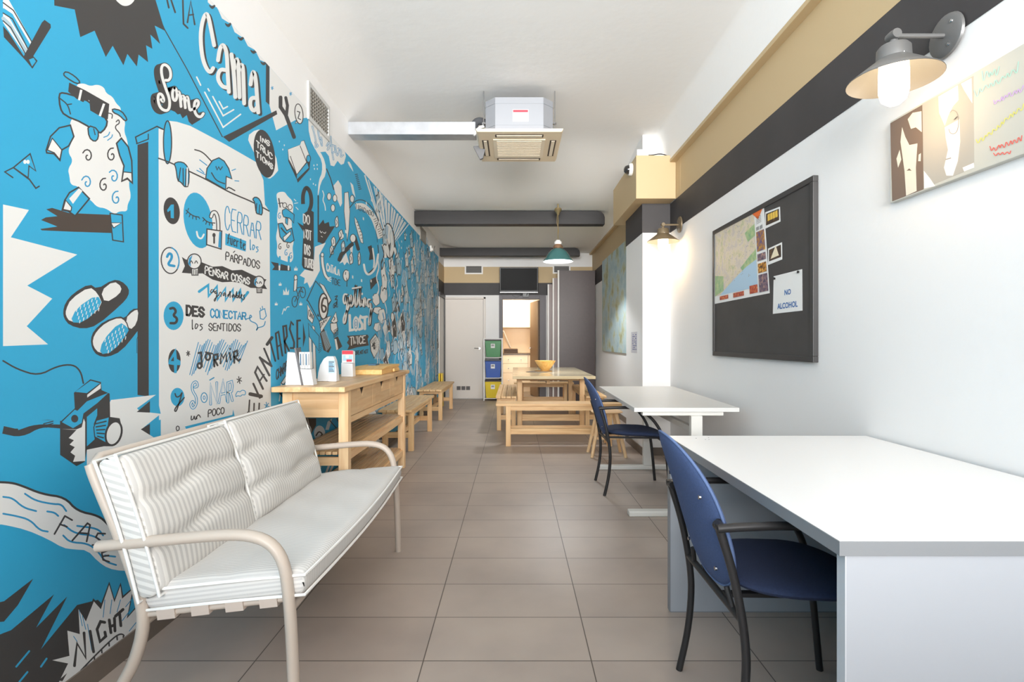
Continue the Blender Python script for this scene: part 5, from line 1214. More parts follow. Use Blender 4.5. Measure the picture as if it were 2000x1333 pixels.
shape(cA2([(352, 1210), (440, 1215), (395, 1262), (425, 1275), (400, 1300), (430, 1315), (405, 1345), (432, 1365), (420, 1400), (490, 1395), (490, 1170), (482, 1150), (470, 1200), (440, 1212)]), W_)
shape(cA2([(500, 1140), (560, 1090), (560, 1130), (540, 1180), (545, 1270), (500, 1310)]), B_)
shape(cA2([(555, 1160), (630, 1140), (610, 1290), (545, 1255), (540, 1200)]), B_, K_, 2)
for i in range(5): line(cA2([(550+i*3, 1180+i*18), (612-i*4, 1165+i*24)]), 2.6, K_, 0)
ell(655/2.962, 430+1235/2.962, 15, 24, W_, K_, 4, .28)
# river with lettering
shape(cA3([(-30, 185), (60, 188), (120, 205), (240, 255), (370, 272), (440, 352), (565, 378), (620, 430), (680, 500), (760, 560), (800, 690), (700, 695), (620, 680), (560, 640), (500, 575), (420, 570), (360, 562), (270, 510), (150, 458), (20, 428), (-30, 425)]), W_, it=1)
line(cA3([(-30, 183), (60, 186), (120, 203), (240, 253), (370, 270), (440, 350), (565, 376), (620, 428), (680, 498), (760, 560)]), 4.4, K_)
for P in ([(15, 268), (70, 275), (130, 330), (205, 350)], [(15, 365), (90, 378), (170, 400), (225, 460), (272, 468)], [(140, 250), (200, 290), (300, 310), (350, 310), (378, 350)], [(268, 352), (310, 358), (332, 378)], [(360, 490), (400, 530), (500, 535), (560, 580), (600, 640), (665, 660)], [(365, 430), (430, 480), (540, 490), (600, 540), (680, 560)], [(440, 435), (560, 450), (590, 490)], [(600, 605), (660, 612)]): line(cA3(P), 3.6, T_)
for P in ([(370, 378), (310, 482)], [(370, 378), (412, 402)], [(340, 425), (382, 440)], [(412, 520), (500, 420), (515, 430), (495, 525)], [(450, 475), (508, 480)], [(602, 480), (560, 478), (548, 500), (575, 520), (560, 548), (528, 545)], [(620, 575), (582, 590), (590, 630), (625, 642)], [(590, 610), (622, 605)], [(715, 610), (712, 650)]): line(cA3(P), 3.4, K_, 0)
# night burst, bottom left
shape(cA3([(-30, 880), (20, 868), (188, 738), (100, 890), (20, 985), (-30, 990)]), K_)
shape(cA3([(-30, 1070), (20, 1050), (60, 1035), (308, 828), (205, 1020), (384, 840), (232, 1145), (440, 890), (560, 860), (700, 1000), (480, 1330), (300, 1400), (-30, 1420)]), K_)
for P in ([(90, 1245), (165, 1155)], [(232, 1245), (265, 1198)], [(108, 1332), (155, 1275)]): line(cA3(P), 3.6, B_, 0)
shape(cA3([(445, 905), (490, 975), (535, 860), (575, 905), (625, 765), (655, 865), (690, 770), (702, 845), (765, 790), (730, 960), (795, 885), (795, 1050), (760, 1080), (480, 1270), (300, 1400), (380, 1230), (288, 1208), (390, 1178), (378, 1030), (450, 1050)]), W_, K_, 4)
for P in ([(452, 920), (470, 1010)], [(470, 950), (490, 1030)], [(600, 860), (590, 960)], [(640, 860), (630, 940)], [(690, 860), (670, 930)], [(720, 900), (760, 850)], [(700, 980), (760, 900)], [(420, 1070), (440, 1100)], [(740, 1040), (780, 990)], [(500, 1000), (525, 1150)]): line(cA3(P), 1.5, T_, 0)
for P in ([(425, 1240), (440, 1110), (490, 1195), (480, 1050)], [(515, 1040), (535, 1160)], [(600, 990), (575, 985), (555, 1030), (572, 1100), (605, 1070), (600, 1045)], [(625, 975), (635, 1050)], [(655, 965), (658, 1040)], [(628, 1015), (655, 1005)], [(660, 955), (705, 915)], [(685, 940), (692, 1010)]): line(cA3(P), 5.6, K_, 0)
line(cH([(380, 870), (600, 640), (820, 430), (900, 390), (945, 410), (930, 435)]), 3, K_)
for x, y in ((445, 800), (555, 690), (650, 590), (745, 500), (850, 420)): line(cH([(x, y), (x+4, y+50)]), 3, K_, 0)
shape(cH([(85, 1000), (200, 905), (140, 1010)]), K_)
shape(cH([(1215, 190), (1250, 145), (1320, 140), (1270, 200)]), B_, it=1)
# sheep in sunglasses
shape(cA2([(230, 52), (330, 38), (235, 0), (262, -15), (330, -22), (265, -62), (300, -70), (400, -40), (640, -30), (715, 78), (420, 68), (240, 60)]), N_)
shape(cA([(635, 1235), (705, 1245), (712, 1400), (650, 1390)]), B_, K_, 2.4); shape(cA([(640, 1290), (700, 1290), (655, 1320)]), W_, K_, 1.8)
WOOL = [(430, 492), (480, 480), (520, 500), (560, 488), (600, 505), (612, 540), (650, 560), (670, 600), (700, 625), (690, 670), (725, 700), (715, 760), (735, 810), (745, 900), (735, 960), (752, 1010), (742, 1070), (758, 1140), (735, 1185), (735, 1225), (690, 1222), (660, 1242), (610, 1205), (560, 1200), (525, 1160), (480, 1130), (455, 1080), (405, 1070), (400, 1020), (390, 980), (422, 930), (390, 880), (408, 830), (430, 790), (400, 730), (410, 690), (440, 670)]
shape(cA(WOOL), W_, it=2)
shape(cA([(338, 545), (362, 535), (450, 562), (520, 590), (620, 690), (612, 740), (570, 778), (480, 712), (370, 668), (345, 625)]), B_, K_, 3.4, 1)
line(cA([(345, 570), (390, 605), (405, 660)]), 2.4, K_); line(cA([(390, 605), (412, 602)]), 2.2, K_, 0)
shape(cA([(505, 725), (565, 745), (568, 800), (545, 822), (512, 795)]), B_, K_, 2.6, 1); line(cA([(540, 745), (548, 780)]), 2, K_, 0)
shape(cA([(398, 478), (490, 522), (630, 602), (622, 692), (590, 680), (520, 640), (515, 582), (490, 575), (480, 592), (440, 572), (392, 530)]), K_)
for P in ([(468, 520), (455, 580)], [(600, 600), (575, 672)]): line(cA(P), 4.6, W_, 0, cap=False)
shape(cA([(362, 430), (380, 412), (430, 440), (465, 478), (440, 485), (385, 452)]), B_, K_, 2.6, 1); shape(cA([(648, 628), (700, 640), (735, 690), (722, 702), (690, 668), (650, 650)]), B_, K_, 2.6, 1)
line(cA([(625, 655), (650, 660), (645, 685)]), 2, K_); line(cA([(670, 705), (685, 690), (690, 715), (668, 725), (665, 745), (690, 770), (695, 790)]), 2.2, K_)
for P in ([(598, 795), (625, 785), (632, 765)], [(620, 812), (645, 795), (648, 780)]): line(cA(P), 2, T_)
for x, y, c, a, sg in ((505, 905, K_, 3.6, 1), (645, 900, K_, 5, -1), (600, 1075, K_, 5, -1), (655, 1025, T_, 3.8, 1), (500, 1058, T_, 3.5, 1), (672, 1150, T_, 5, -1)): swirl(x/2.962, y/2.962, 10.5, 15, 2.6, c, 1.3, a, sg)
shape(cA([(265, 870), (290, 790), (340, 740), (405, 725), (425, 790), (395, 845), (355, 868), (345, 930), (310, 890), (268, 885)]), B_, K_, 3); shape(cA([(272, 868), (300, 800), (355, 868), (343, 922), (312, 885)]), W_, K_, 2.2)
shape(cA([(672, 830), (700, 800), (740, 850), (760, 930), (765, 1062), (735, 1035), (702, 1050), (715, 960), (690, 900)]), B_, K_, 3); shape(cA([(712, 995), (760, 1000), (762, 1055), (735, 1030), (705, 1045)]), W_, K_, 2)
shape(cA([(452, 1085), (515, 1150), (432, 1250), (392, 1222), (358, 1216), (372, 1160), (400, 1115)]), B_, K_, 3); shape(cA([(378, 1160), (412, 1200), (408, 1222), (362, 1212)]), W_, K_, 2)
shape(cA([(455, 1090), (475, 1105), (420, 1180), (398, 1150)]), W_)
# bird-like glass
for P in ([(75, 970), (172, 890), (205, 990), (165, 960), (160, 1035), (75, 970)], [(165, 1035), (205, 1090), (225, 1078)], [(75, 970), (25, 995), (72, 1028)], [(75, 970), (160, 1030)]): line(cA(P), 2.8, K_, 0)
for x in (142, 160): ell(x/2.962, 937/2.962, 3.2, 4, W_)

# INSTRUCTIONS, cutter, bubble, book
shape(cM([(5, 520), (90, 455), (160, 470), (300, 790), (220, 885), (180, 880), (60, 640)]), W_, it=1); ell(480+160/4.443, 150+668/4.443, 20, 47.5, K_, tilt=-.16)
words_('INS', cM([(118, 555)])[0], cM([(205, 606)])[0], 10, 2, W_, 10); words_('TRUC', cM([(90, 605)])[0], cM([(228, 722)])[0], 11.5, 2, W_, 11); words_('TIONS', cM([(88, 692)])[0], cM([(232, 808)])[0], 11, 2, W_, 10)
line(cM([(300, 178), (300, 262), (345, 330), (418, 525)]), 7.5, K_, 0); line(cM([(345, 180), (360, 250), (352, 330)]), 6, K_, 0); 
for x, y in ((228, 98), (388, 148)): star(480+x/4.443, 150+y/4.443, 3.6, 1.3, T_)
ell(480+460/4.443, 150+322/4.443, 7.8, 19.5, W_, K_, 1.8, -.12); line(cM([(445, 300), (468, 308), (452, 360), (475, 372)]), 1.9, K_, 0); shape(cM([(435, 385), (428, 408), (450, 395)]), W_, K_, 1.4)
shape(cM([(362, 630), (470, 590), (478, 560), (505, 550), (560, 700), (552, 805), (450, 920), (440, 890), (368, 735)]), K_, it=0); shape(cM([(365, 632), (470, 592), (480, 562), (502, 556), (552, 690), (540, 720), (442, 845), (372, 715)]), W_)
shape(cM([(442, 850), (530, 745), (545, 790), (442, 890)]), B_); ell(480+543/4.443, 150+712/4.443, 4, 7, B_, K_, 1.5)
for P in ([(470, 600), (525, 738)], [(385, 690), (440, 850)], [(442, 850), (530, 742)]): line(cM(P), 1.4, K_, 0)
for x, y in ((290, 562), (333, 595), (320, 632), (590, 770), (618, 765), (595, 800), (560, 890), (585, 930), (605, 940), (620, 800)): ell(480+x/4.443, 150+y/4.443, 1, 2, W_, n=8)
# white cloud of dreams over the vent edge and its stem
shape(cM([(535, 120), (540, 330), (545, 470), (565, 560), (600, 630), (640, 655), (690, 650), (720, 690), (735, 770), (765, 778), (795, 730), (825, 765), (850, 755), (868, 690), (860, 640), (715, 470)]), W_)
shape(cM([(600, 625), (640, 640), (690, 740), (696, 850), (648, 920), (630, 1030), (621, 1030), (632, 900), (662, 830), (660, 730), (615, 655)]), W_, it=1)
for P in ([(575, 430), (610, 560), (600, 620), (630, 600), (600, 570)], [(610, 420), (640, 400), (620, 480), (660, 600)], [(640, 540), (655, 520), (660, 600)], [(680, 470), (700, 520), (680, 500)], [(700, 600), (720, 560), (725, 620), (705, 640), (720, 590)], [(735, 520), (745, 640), (760, 720)], [(735, 600), (765, 590), (780, 650), (750, 660)], [(775, 600), (790, 700), (810, 640)], [(800, 620), (830, 640), (820, 700), (845, 680)]):
    line(cM(P), 3, T_); line(cM(P), 1.2, W_)
# small sheep reading and the do-not-disturb hanger
shape(cE([(1080, 410), (1110, 395), (1150, 395), (1170, 430), (1215, 470), (1220, 540), (1200, 640), (1225, 800), (1210, 850), (1222, 930), (1200, 975), (1150, 960), (1100, 940), (1080, 900), (1090, 830), (1075, 760), (1095, 680), (1082, 600), (1098, 520), (1085, 460)]), W_, it=2)
shape(cE([(1130, 545), (1160, 530), (1225, 580), (1222, 650), (1190, 610), (1140, 600), (1128, 570)]), B_, K_, 1.6); shape(cE([(1155, 605), (1175, 615), (1172, 665), (1155, 650)]), B_, K_, 1.4)
line(cE([(1100, 450), (1112, 520)]), 2.4, K_, 0); line(cE([(1098, 490), (1130, 485), (1135, 510), (1175, 520)]), 1.8, K_, 0)
for x, y in ((1148, 505), (1192, 520)): ell(280+x/4.166, 280+y/4.166, 4, 5, W_, K_, 1.4)
shape(cE([(1095, 655), (1130, 650), (1165, 710), (1205, 690), (1225, 790), (1195, 810), (1140, 800), (1110, 760)]), B_, K_, 1.8); shape(cE([(1135, 765), (1195, 715), (1200, 740), (1145, 800)]), W_, K_, 1.4); line(cE([(1120, 690), (1140, 715), (1160, 735)]), 2.6, K_, 0)
for x, y, c in ((1112, 845, K_), (1178, 835, K_), (1162, 895, T_), (1200, 920, T_), (1108, 595, T_)): swirl(280+x/4.166, 280+y/4.166, 4, 7, 1.5, c, 1.2, 5, -1)
shape(cE([(1035, 965), (1090, 975), (1195, 1005), (1198, 1040), (1045, 1032), (1065, 1005)]), K_); 
for x in (1108, 1182): line(cE([(x, 925), (x-2, 1012)]), 4, B_, 0); line(cE([(x-3, 1000), (x-3, 1030)]), 3, W_, 0)
for P in ([(1225, 455), (1240, 470)], [(1228, 490), (1256, 485)], [(1240, 520), (1258, 540)]): line(cE(P), 1.4, W_, 0)
line(cE([(1298, 495), (1296, 420), (1315, 365), (1335, 362), (1362, 410), (1368, 500), (1345, 555), (1340, 620)]), 7.4, K_, cap=False)
shape(cE([(1300, 575), (1350, 540), (1385, 560), (1385, 1048), (1300, 1018), (1288, 990), (1300, 720), (1250, 642), (1300, 672)]), K_)
for s_, a, b, h in (('DO', (1300, 648), (1350, 662), 17), ('NOT', (1305, 772), (1365, 792), 18), ('DIS', (1310, 902), (1356, 916), 19), ('TURB', (1308, 1005), (1384, 1022), 17)): words_(s_, cE([a])[0], cE([b])[0], h, 1.9, W_, it=0, gap=.34)
# girl on a bicycle, plants
ell(280+1238/4.166, 280+1095/4.166, 3.2, 5.5, W_, K_, 1.3); shape(cE([(1225, 1115), (1250, 1110), (1245, 1200), (1222, 1205)]), W_, K_, 1.3)
for x, y in ((1230, 1290), (1295, 1215)): ell(280+x/4.166, 280+y/4.166, 5.4, 10.5, None, K_, 1.5)
for P in ([(1245, 1180), (1280, 1170), (1295, 1215)], [(1230, 1290), (1270, 1200), (1300, 1215)], [(1240, 1190), (1265, 1250), (1250, 1290)]): line(cE(P), 1.5, K_, 0)
for x, y, s_ in ((1160, 1215, 1), (1112, 1150, .5), (1240, 1025, .6), (1080, 1310, .5), (1280, 1310, .5)): shape(cE([(x-25*s_, y+20*s_), (x-22*s_, y-25*s_), (x-8*s_, y), (x, y-45*s_), (x+10*s_, y), (x+24*s_, y-25*s_), (x+22*s_, y+20*s_)]), W_)
line(cF_([(1128, 225), (1145, 170), (1150, 205), (1165, 165), (1185, 165)]), 1.5, W_)

# ---- far half: crowded city scene -------------------------------------------------
def wob(cx_, cy_, rx, ry, n, a, rr, c, fill, edge=K_, w=1.3):
    P = []
    for i in range(n):
        t = 2*PI*i/n; k = 1+(a if i % 2 else -a)*rr.uniform(.4, 1); P.append((cx_+rx*k*math.cos(t), cy_+ry*k*math.sin(t)))
    shape(c(P), fill, edge, w, 1)
rr = random.Random(11)
line(cC2([(250, 15), (250, 560)]), 2.6, K_, 0); shape(cC2([(245, 380), (310, 298), (325, 345), (375, 325), (385, 380), (450, 375), (312, 590), (245, 560)]), K_)
for P in ([(270, 430), (285, 460), (298, 440)], [(310, 450), (330, 465), (340, 445)], [(285, 495), (300, 505)]): line(cC2(P), 1.2, W_)
# sun rays toward the top edge
cx_, cy_ = 1075, 690
for i in range(34):
    a = -PI*(.20+.46*i/33); l = 1500 if i % 3 else 1400
    t0 = (cx_+70*math.cos(a), cy_+160*math.sin(a)); t1 = (cx_+l*.55*math.cos(a), cy_+l*math.sin(a))
    P = cC2([t0, t1]); end = P[1]
    # keep below the top edge of the mural
    k = 1.0
    for s_ in range(60):
        k = 1-s_/60; e = (P[0][0]+(P[1][0]-P[0][0])*k, P[0][1]+(P[1][1]-P[0][1])*k)
        if wallpt(*e)[1] < 2.755 and e[0] < 850: break
    line([P[0], e], 2.6 if i % 2 else 1.8, (W_, T_, W_)[i % 3], 0, cap=False)
# tall white tower spike, hill of labels, ribbon
shape(cC2([(560, -20), (605, -30), (625, 200), (612, 420), (592, 560), (580, 440), (556, 200)]), W_, K_, 1)
shape(cM([(760, 945), (800, 898), (830, 950), (835, 1100), (820, 1130), (790, 1060), (775, 1010)]), W_)
shape(cM([(878, 735), (905, 740), (938, 835), (915, 800), (900, 780)]), W_, it=1); shape(cM([(905, 915), (930, 940), (952, 1050), (925, 1010)]), W_)
line(cM([(700, 800), (735, 885), (762, 980)]), 2, K_, 0)
for i in range(9): line(cM([(948+i*4, 850+i*16), (968+i*4, 846+i*16)]), 1.5, K_, 0)
for x, y in ((722, 1040), (772, 1055), (755, 1140), (922, 1060)): ell(480+x/4.443, 150+y/4.443, 4, 7, W_, K_, 1.2)
line(cM([(665, 990), (680, 1030), (665, 1070), (685, 1110), (690, 1160)]), 1.8, W_)
line(cC2([(620, 160), (690, 70), (780, 60), (870, 130), (950, 260), (1000, 420)]), 1.6, K_)
line(cC2([(690, 145), (770, 130), (850, 195), (910, 280), (950, 390), (990, 520)]), 11, W_, cap=False)
words_('TIBIDABO', (580+685/6.058, 380+165/6.058), (580+905/6.058, 380+262/6.058), 9, 1.1, K_, 9)
for i in range(10): line(cC2([(905+i*9, 300+i*24), (935+i*9, 285+i*24)]), 1.1, K_, 0)
shape(cC2([(680, 265), (705, 300), (770, 470), (782, 580), (755, 570), (720, 470), (685, 340)]), W_, K_, 1)
for i in range(6): line(cC2([(700+i*11, 330+i*38), (725+i*10, 325+i*38)]), 1.1, K_, 0)
ell(580+1085/6.058, 380+550/6.058, 11, 34, W_, K_, 2.2, -.06); shape(cC2([(1055, 500), (1095, 690), (1110, 560), (1085, 600)]), K_)
line(cC2([(1015, 600), (1045, 740)]), 5, W_); line(cC2([(1150, 640), (1195, 780)]), 5, W_); shape(cC2([(1080, 780), (1120, 740), (1150, 1000), (1115, 1110), (1100, 960)]), W_, K_, .9)
# black angled roof and white arms
line(cC2([(500, 775), (525, 710), (650, 590)]), 8, K_, 0); line(cC2([(680, 500), (725, 650)]), 6.5, K_, 0); ell(580+660/6.058, 380+520/6.058, 5.5, 8, W_, K_, 1.3)
shape(cC2([(625, 640), (660, 610), (655, 700), (640, 720)]), W_); shape(cC2([(500, 820), (580, 690), (620, 830), (590, 800), (560, 840), (540, 800)]), W_)
shape(cC2([(210, 620), (340, 570), (260, 720), (270, 900), (180, 1070), (150, 1110), (120, 1040), (80, 1060), (90, 990), (30, 960), (90, 890), (190, 910)]), W_)
line(cC2([(295, 720), (300, 830), (330, 960), (370, 1000)]), 6.5, K_); line(cC2([(295, 720), (300, 830), (330, 960), (370, 1000)]), 4.4, W_); ell(580+298/6.058, 380+715/6.058, 3, 4, W_, K_, 1.1)
for P in ([(360, 990), (400, 980)], [(365, 1000), (402, 1005)], [(360, 1010), (395, 1030)]): line(cC2(P), 2, W_, 0); 
words_('CATALA', (580+350/6.058, 380+905/6.058), (580+500/6.058, 380+960/6.058), 15, 2, W_, 14); words_('TBE', (580+410/6.058, 380+1060/6.058), (580+510/6.058, 380+1082/6.058), 12, 1.4, K_, 11)
for i, (x, y, rx, ry) in enumerate(((470, 330, 22, 70), (520, 480, 30, 60), (430, 560, 28, 60), (545, 620, 25, 70), (410, 660, 24, 60), (640, 760, 24, 70), (735, 760, 18, 80))): wob(x, y, rx, ry, 9, .18, rr, cC2, W_ if i != 3 else G_); line(cC2([(x-8, y-30), (x+6, y), (x-6, y+30)]), 1.1, K_)
line(cC2([(385, 745), (460, 600), (520, 500)]), 2, K_, 0)
shape(cC2([(835, 620), (880, 600), (900, 680), (920, 780), (890, 770), (850, 780), (860, 700)]), K_); line(cC2([(895, 640), (915, 780), (905, 880)]), 3, W_); shape(cC2([(840, 930), (915, 860), (900, 920), (840, 960)]), K_)
line(cC2([(790, 830), (805, 920), (850, 960), (930, 880), (960, 710)]), 4, W_); line(cC2([(955, 600), (965, 690)]), 1.5, K_, 0)
shape(cC2([(860, 1010), (920, 980), (945, 960), (940, 1010), (972, 1020), (930, 1060), (870, 1130), (862, 1060)]), K_)
ell(580+580/6.058, 380+960/6.058, 6, 11, W_, K_, 1.4); line(cC2([(575, 920), (570, 960), (592, 1000), (588, 1090)]), 1.5, K_)
for P in ([(1035, 760), (1030, 840), (1050, 880), (1070, 840), (1060, 780)], [(1040, 890), (1020, 960), (1045, 1010), (1080, 1020), (1080, 940), (1050, 890)]): line(cC2(P), 1.1, G_, 0)
# "getting LOST" with its shadow, TWICE ribbon
def script(dx, dy, w, col):
    for P in ([(540, 85), (510, 80), (497, 140), (512, 195), (535, 160), (540, 80), (540, 220), (525, 380), (503, 405), (500, 340), (545, 250)], [(545, 250), (590, 130), (580, 85), (566, 140), (580, 225), (605, 190)], [(605, 190), (632, 20), (636, -40), (625, 120), (632, 225), (650, 190)],
              [(650, 190), (680, 20), (682, -20), (672, 130), (680, 222), (700, 180)], [(600, 20), (690, 5)], [(700, 180), (708, 120), (708, 210), (722, 200)], [(722, 215), (722, 130), (738, 120), (745, 205), (755, 190)], [(790, 140), (768, 140), (760, 190), (775, 230), (795, 170), (798, 250), (790, 400), (778, 420), (775, 370), (810, 240)]):
        line([(x+dx, y+dy) for x, y in cC3(P)], w, col)
script(1.5, 1.0, 4.4, K_); script(0, 0, 3.2, W_); ell(580+705/5.553, 560+80/5.553, 1.6, 2.6, W_)
for P in ([(570, 310), (575, 475), (608, 470)], [(712, 340), (690, 325), (675, 360), (705, 410), (705, 455), (672, 468)], [(715, 335), (758, 328)], [(735, 335), (735, 462)]): line(cC3(P), 5, W_, 0)
ell(580+638/5.553, 560+405/5.553, 6, 15, W_); ell(580+638/5.553, 560+405/5.553, 3.5, 9, None, T_, 1.1); ell(580+638/5.553, 560+405/5.553, 1.4, 4, None, T_, 1)
shape(cC3([(540, 535), (765, 522), (778, 545), (765, 570), (778, 640), (650, 660), (545, 690), (565, 640), (540, 610), (562, 572)]), N_); words_('TWICE', (580+575/5.553, 560+640/5.553), (580+742/5.553, 560+612/5.553), 16, 1.9, W_, 14, 0)
words_('LONG BREAKFAST', (580+560/5.553, 560+752/5.553), (580+770/5.553, 560+722/5.553), 8, 1.1, K_, 7)
# the number six speech bubble with its boxes
shape(cC3([(105, 150), (200, -60), (260, 10), (370, 150), (240, 380), (120, 160)]), B_, K_, 1.8)
shape(cC3([(240, -40), (290, -10), (370, 150), (335, 190), (300, 80)]), W_, K_, 1.3); ell(580+285/5.553, 560+215/5.553, 9, 25, W_, K_, 2.6); shape(cC3([(225, 290), (245, 330), (215, 320)]), K_)
line(cC3([(315, 130), (285, 120), (262, 200), (275, 280), (310, 270), (315, 220), (280, 205)]), 3.6, N_); 
shape(cC3([(110, 190), (185, 320), (165, 400), (115, 350)]), W_, K_, 1.3); words_('ON', (580+125/5.553, 560+310/5.553), (580+170/5.553, 560+370/5.553), 12, 1.3, K_)
shape(cC3([(240, 380), (330, 330), (370, 320), (260, 500)]), W_, K_, 1.3); words_('DAO', (580+250/5.553, 560+450/5.553), (580+325/5.553, 560+360/5.553), 9, 1.2, K_)
shape(cC3([(245, 510), (290, 455), (370, 660), (340, 720), (285, 690)]), N_)
for i in range(6): line(cC3([(262+i*10, 500-i*4), (318+i*9, 700-i*10)]), .9, G_, 0)
for x in (125, 165): shape(cC3([(x, 420), (x+25, 440), (x+45, 1000), (x+10, 1000)]), W_, K_, 1)
shape(cC3([(120, 400), (240, 540), (235, 700), (130, 540)]), B_, K_, 1.3)
for i in range(5): line(cC3([(235, 720-i*24), (262+i*6, 690-i*20)]), .9, K_, 0)
line(cC3([(400, 190), (440, 160), (420, 200), (440, 130), (405, 150), (445, 95), (410, 110)]), 1.7, K_); words_('ONS', (580+392/5.553, 560+235/5.553), (580+440/5.553, 560+225/5.553), 7, 1.2, K_)
shape(cC3([(365, 380), (420, 275), (440, 380), (400, 400)]), W_, K_, 1.3); shape(cC3([(360, 400), (430, 395), (440, 470), (400, 520), (365, 470)]), W_, K_, 1.3); line(cC3([(400, 330), (412, 345), (395, 370)]), 1.6, K_)
for i in range(6): line(cC3([(395, 480+i*14), (445, 450+i*14)]), 1.2, K_, 0)
shape(cC3([(400, 560), (440, 540), (490, 650), (440, 690), (415, 640)]), N_); shape(cC3([(405, 570), (425, 570), (445, 680), (425, 690)]), W_)
# crowd of doodles at the far end
for x, y, rx, ry, f in ((860, 140, 40, 70, W_), (940, 80, 42, 100, W_), (875, 260, 50, 40, W_), (920, 320, 45, 80, W_), (870, 440, 40, 50, W_), (950, 440, 30, 90, W_), (1035, 330, 18, 50, W_), (1045, 480, 30, 70, W_), (1060, 660, 40, 80, G_), (990, 680, 24, 100, W_), (920, 740, 30, 70, G_), (1290, 190, 28, 70, G_), (1355, 120, 20, 90, G_), (1340, 470, 26, 90, G_), (1240, 560, 22, 120, B_), (1170, 900, 30, 90, G_), (1250, 1150, 50, 60, G_)): wob(x, y, rx, ry, 11, .16, rr, cC3, f, K_, 1)
shape(cC3([(790, 590), (850, 515), (895, 600), (880, 700), (835, 775), (800, 700)]), W_, K_, 1.6)
for i in range(5): line(cC3([(800+i*12, 590-i*10), (855+i*8, 690-i*12)]), 1, K_, 0)
line(cC3([(815, 650), (840, 600), (830, 690), (860, 650)]), 2.4, K_)
shape(cC3([(1060, 200), (1085, 150), (1110, 200), (1115, 280), (1090, 260), (1070, 290)]), N_); shape(cC3([(1090, 430), (1130, 280), (1180, 420), (1180, 700), (1150, 600)]), W_, K_, 1)
line(cC3([(1195, 300), (1195, 680), (1290, 720), (1280, 800), (1270, 960)]), 2.2, G_); line(cC3([(1180, 690), (1225, 850), (1255, 950)]), 5, G_); line(cC3([(1260, 330), (1262, 690)]), 1.6, G_, 0)
ell(580+1440/5.553, 560+250/5.553, 7.5, 42, G_, T_, 1.4); ell(580+1440/5.553, 560+250/5.553, 4, 28, None, W_, 1.2)
for i in range(430):
    # loose pen work, thicker toward the back wall
    Y = 5.3+4.65*rr.random()**.8; zz = rr.uniform(.12, 2.7); s_ = rr.uniform(.04, .13); c = rr.choice((W_, W_, G_, G_, T_, K_, T_)); k = rr.random()
    x = CX + XL*F/Y; y = CY-(zz-H)*F/Y
    if 655 < x < 735 and 540 < y < 715: continue
    if x < 700 and y > 470 and rr.random() < .7: continue
    if k < .5:
        P = [(Y+s_*.8*math.sin(j*1.7+i)*rr.uniform(.3, 1), zz+s_*(j-3)*.55) for j in range(7)]; line(P, rr.uniform(.014, .035), c, 2, on_px=False)
    elif k < .75:
        n = 9; P = [(Y+s_*(1+.3*(-1)**j)*math.cos(2*PI*j/n), zz+s_*1.2*(1+.3*(-1)**j)*math.sin(2*PI*j/n)) for j in range(n)]
        P = smooth(P, 1, True); paint(P, W_ if c in (T_,) else c, False); line(P, .015, K_ if c != K_ else W_, 0, True, False)
        line([(Y-s_*.4, zz), (Y, zz+s_*.3), (Y+s_*.4, zz-s_*.2)], .014, K_ if c != K_ else W_, 1, on_px=False)
    else:
        for j in range(5): line([(Y-s_+j*s_*.4, zz-s_), (Y-s_*.5+j*s_*.4, zz+s_)], .014, c, 0, on_px=False)
for i in range(260):
    Y = rr.uniform(7.6, 9.98); zz = rr.uniform(.15, 2.6); h_ = rr.uniform(.1, .35); line([(Y, zz-h_), (Y+rr.uniform(-.12, .12), zz), (Y+rr.uniform(-.08, .08), zz+h_)], rr.uniform(.012, .03), rr.choice((W_, G_, G_, T_)), 1, on_px=False)
for i in range(60):
    Y = rr.uniform(3.6, 9); zz = rr.uniform(1.6, 2.6); x = CX+XL*F/Y
    P = [(Y-.02, zz-.012), (Y+.02, zz-.012), (Y+.02, zz+.014), (Y-.02, zz+.014)]
    if x > 640: paint(P, W_, False)
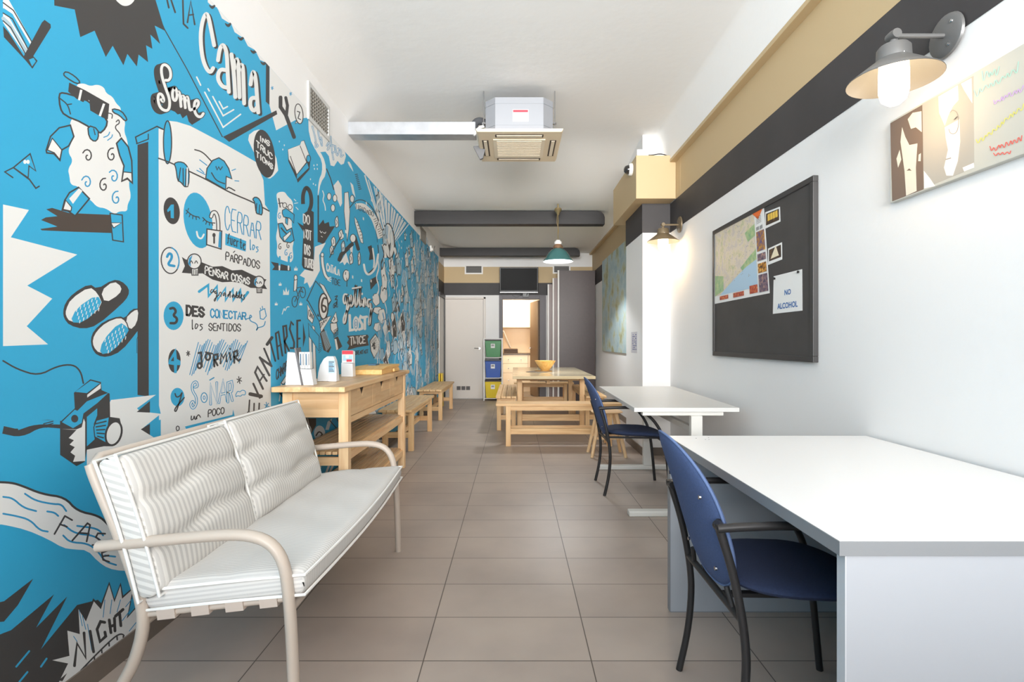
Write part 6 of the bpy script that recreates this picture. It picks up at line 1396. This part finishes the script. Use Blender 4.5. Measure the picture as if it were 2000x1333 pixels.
# below the console shelf and behind the benches
shape(cG([(370, 700), (520, 700), (520, 760), (470, 850), (400, 930), (375, 930)]), N_)
for x in (392, 410, 428, 446): line(cG([(x, 700), (x+12, 760)]), 1.6, W_, 0)
ell(500+448/4.443, 660+805/4.443, 6.4, 9.6, None, W_, 1.8); line(cG([(410, 840), (430, 870), (470, 820), (465, 770)]), 1.6, W_); line(cG([(430, 870), (432, 910), (460, 900)]), 1.6, W_)
ell(500+550/4.443, 660+830/4.443, 11, 15, W_); line(cG([(520, 850), (545, 810), (580, 840), (545, 870), (560, 890)]), 2.6, N_); shape(cG([(620, 730), (660, 700), (630, 800), (600, 800)]), W_)
for P in ([(640, 720), (700, 790)], [(700, 700), (735, 770)]): line(cG(P), 1.8, K_, 0)
shape(cG([(840, 690), (900, 650), (890, 690), (840, 720)]), K_); shape(cG([(960, 640), (1010, 600), (1050, 660), (960, 670)]), W_, K_, 1); shape(cG([(860, 960), (1100, 800), (1100, 900), (1000, 970), (860, 980)]), W_)
for P in ([(980, 900), (1020, 890)], [(1000, 880), (985, 940)], [(990, 915), (1020, 940)], [(1060, 830), (1090, 880), (1070, 880)], [(1040, 860), (1045, 870)]): line(cG(P), 2.2, K_, 0)
shape(cG([(520, 1090), (560, 1080), (565, 1130), (525, 1130)]), W_); line(cG([(530, 1100), (555, 1120)]), 1.6, K_, 0)
for P in ([(640, 1090), (590, 1220)], [(680, 1080), (620, 1210)]): line(cG(P), 4, W_, 0)
line(cG([(215, 400), (275, 330), (285, 300), (220, 390), (200, 550)]), 2.2, W_, 0); line(cG([(205, 480), (262, 560)]), 2.4, K_, 0); shape(cG([(215, 395), (270, 310), (295, 320), (240, 405)]), W_, K_, 1.3)
line(cG([(1100, 560), (1130, 600), (1120, 560), (1160, 545)]), 2.6, K_, 0)
MCOL = [mat('mural_blue', (52, 168, 212), .55), mat('mural_white', (232, 232, 230), .6), mat('mural_charcoal', (66, 64, 64), .6), mat('mural_teal', (46, 150, 198), .55), mat('mural_pale_blue', (172, 196, 208), .6), mat('mural_brown_black', (76, 66, 60), .6)]
tag(MUR.build('wall_mural', MCOL), 'blue, black and white hand-drawn mural with Spanish lettering covering the left wall', 'mural')
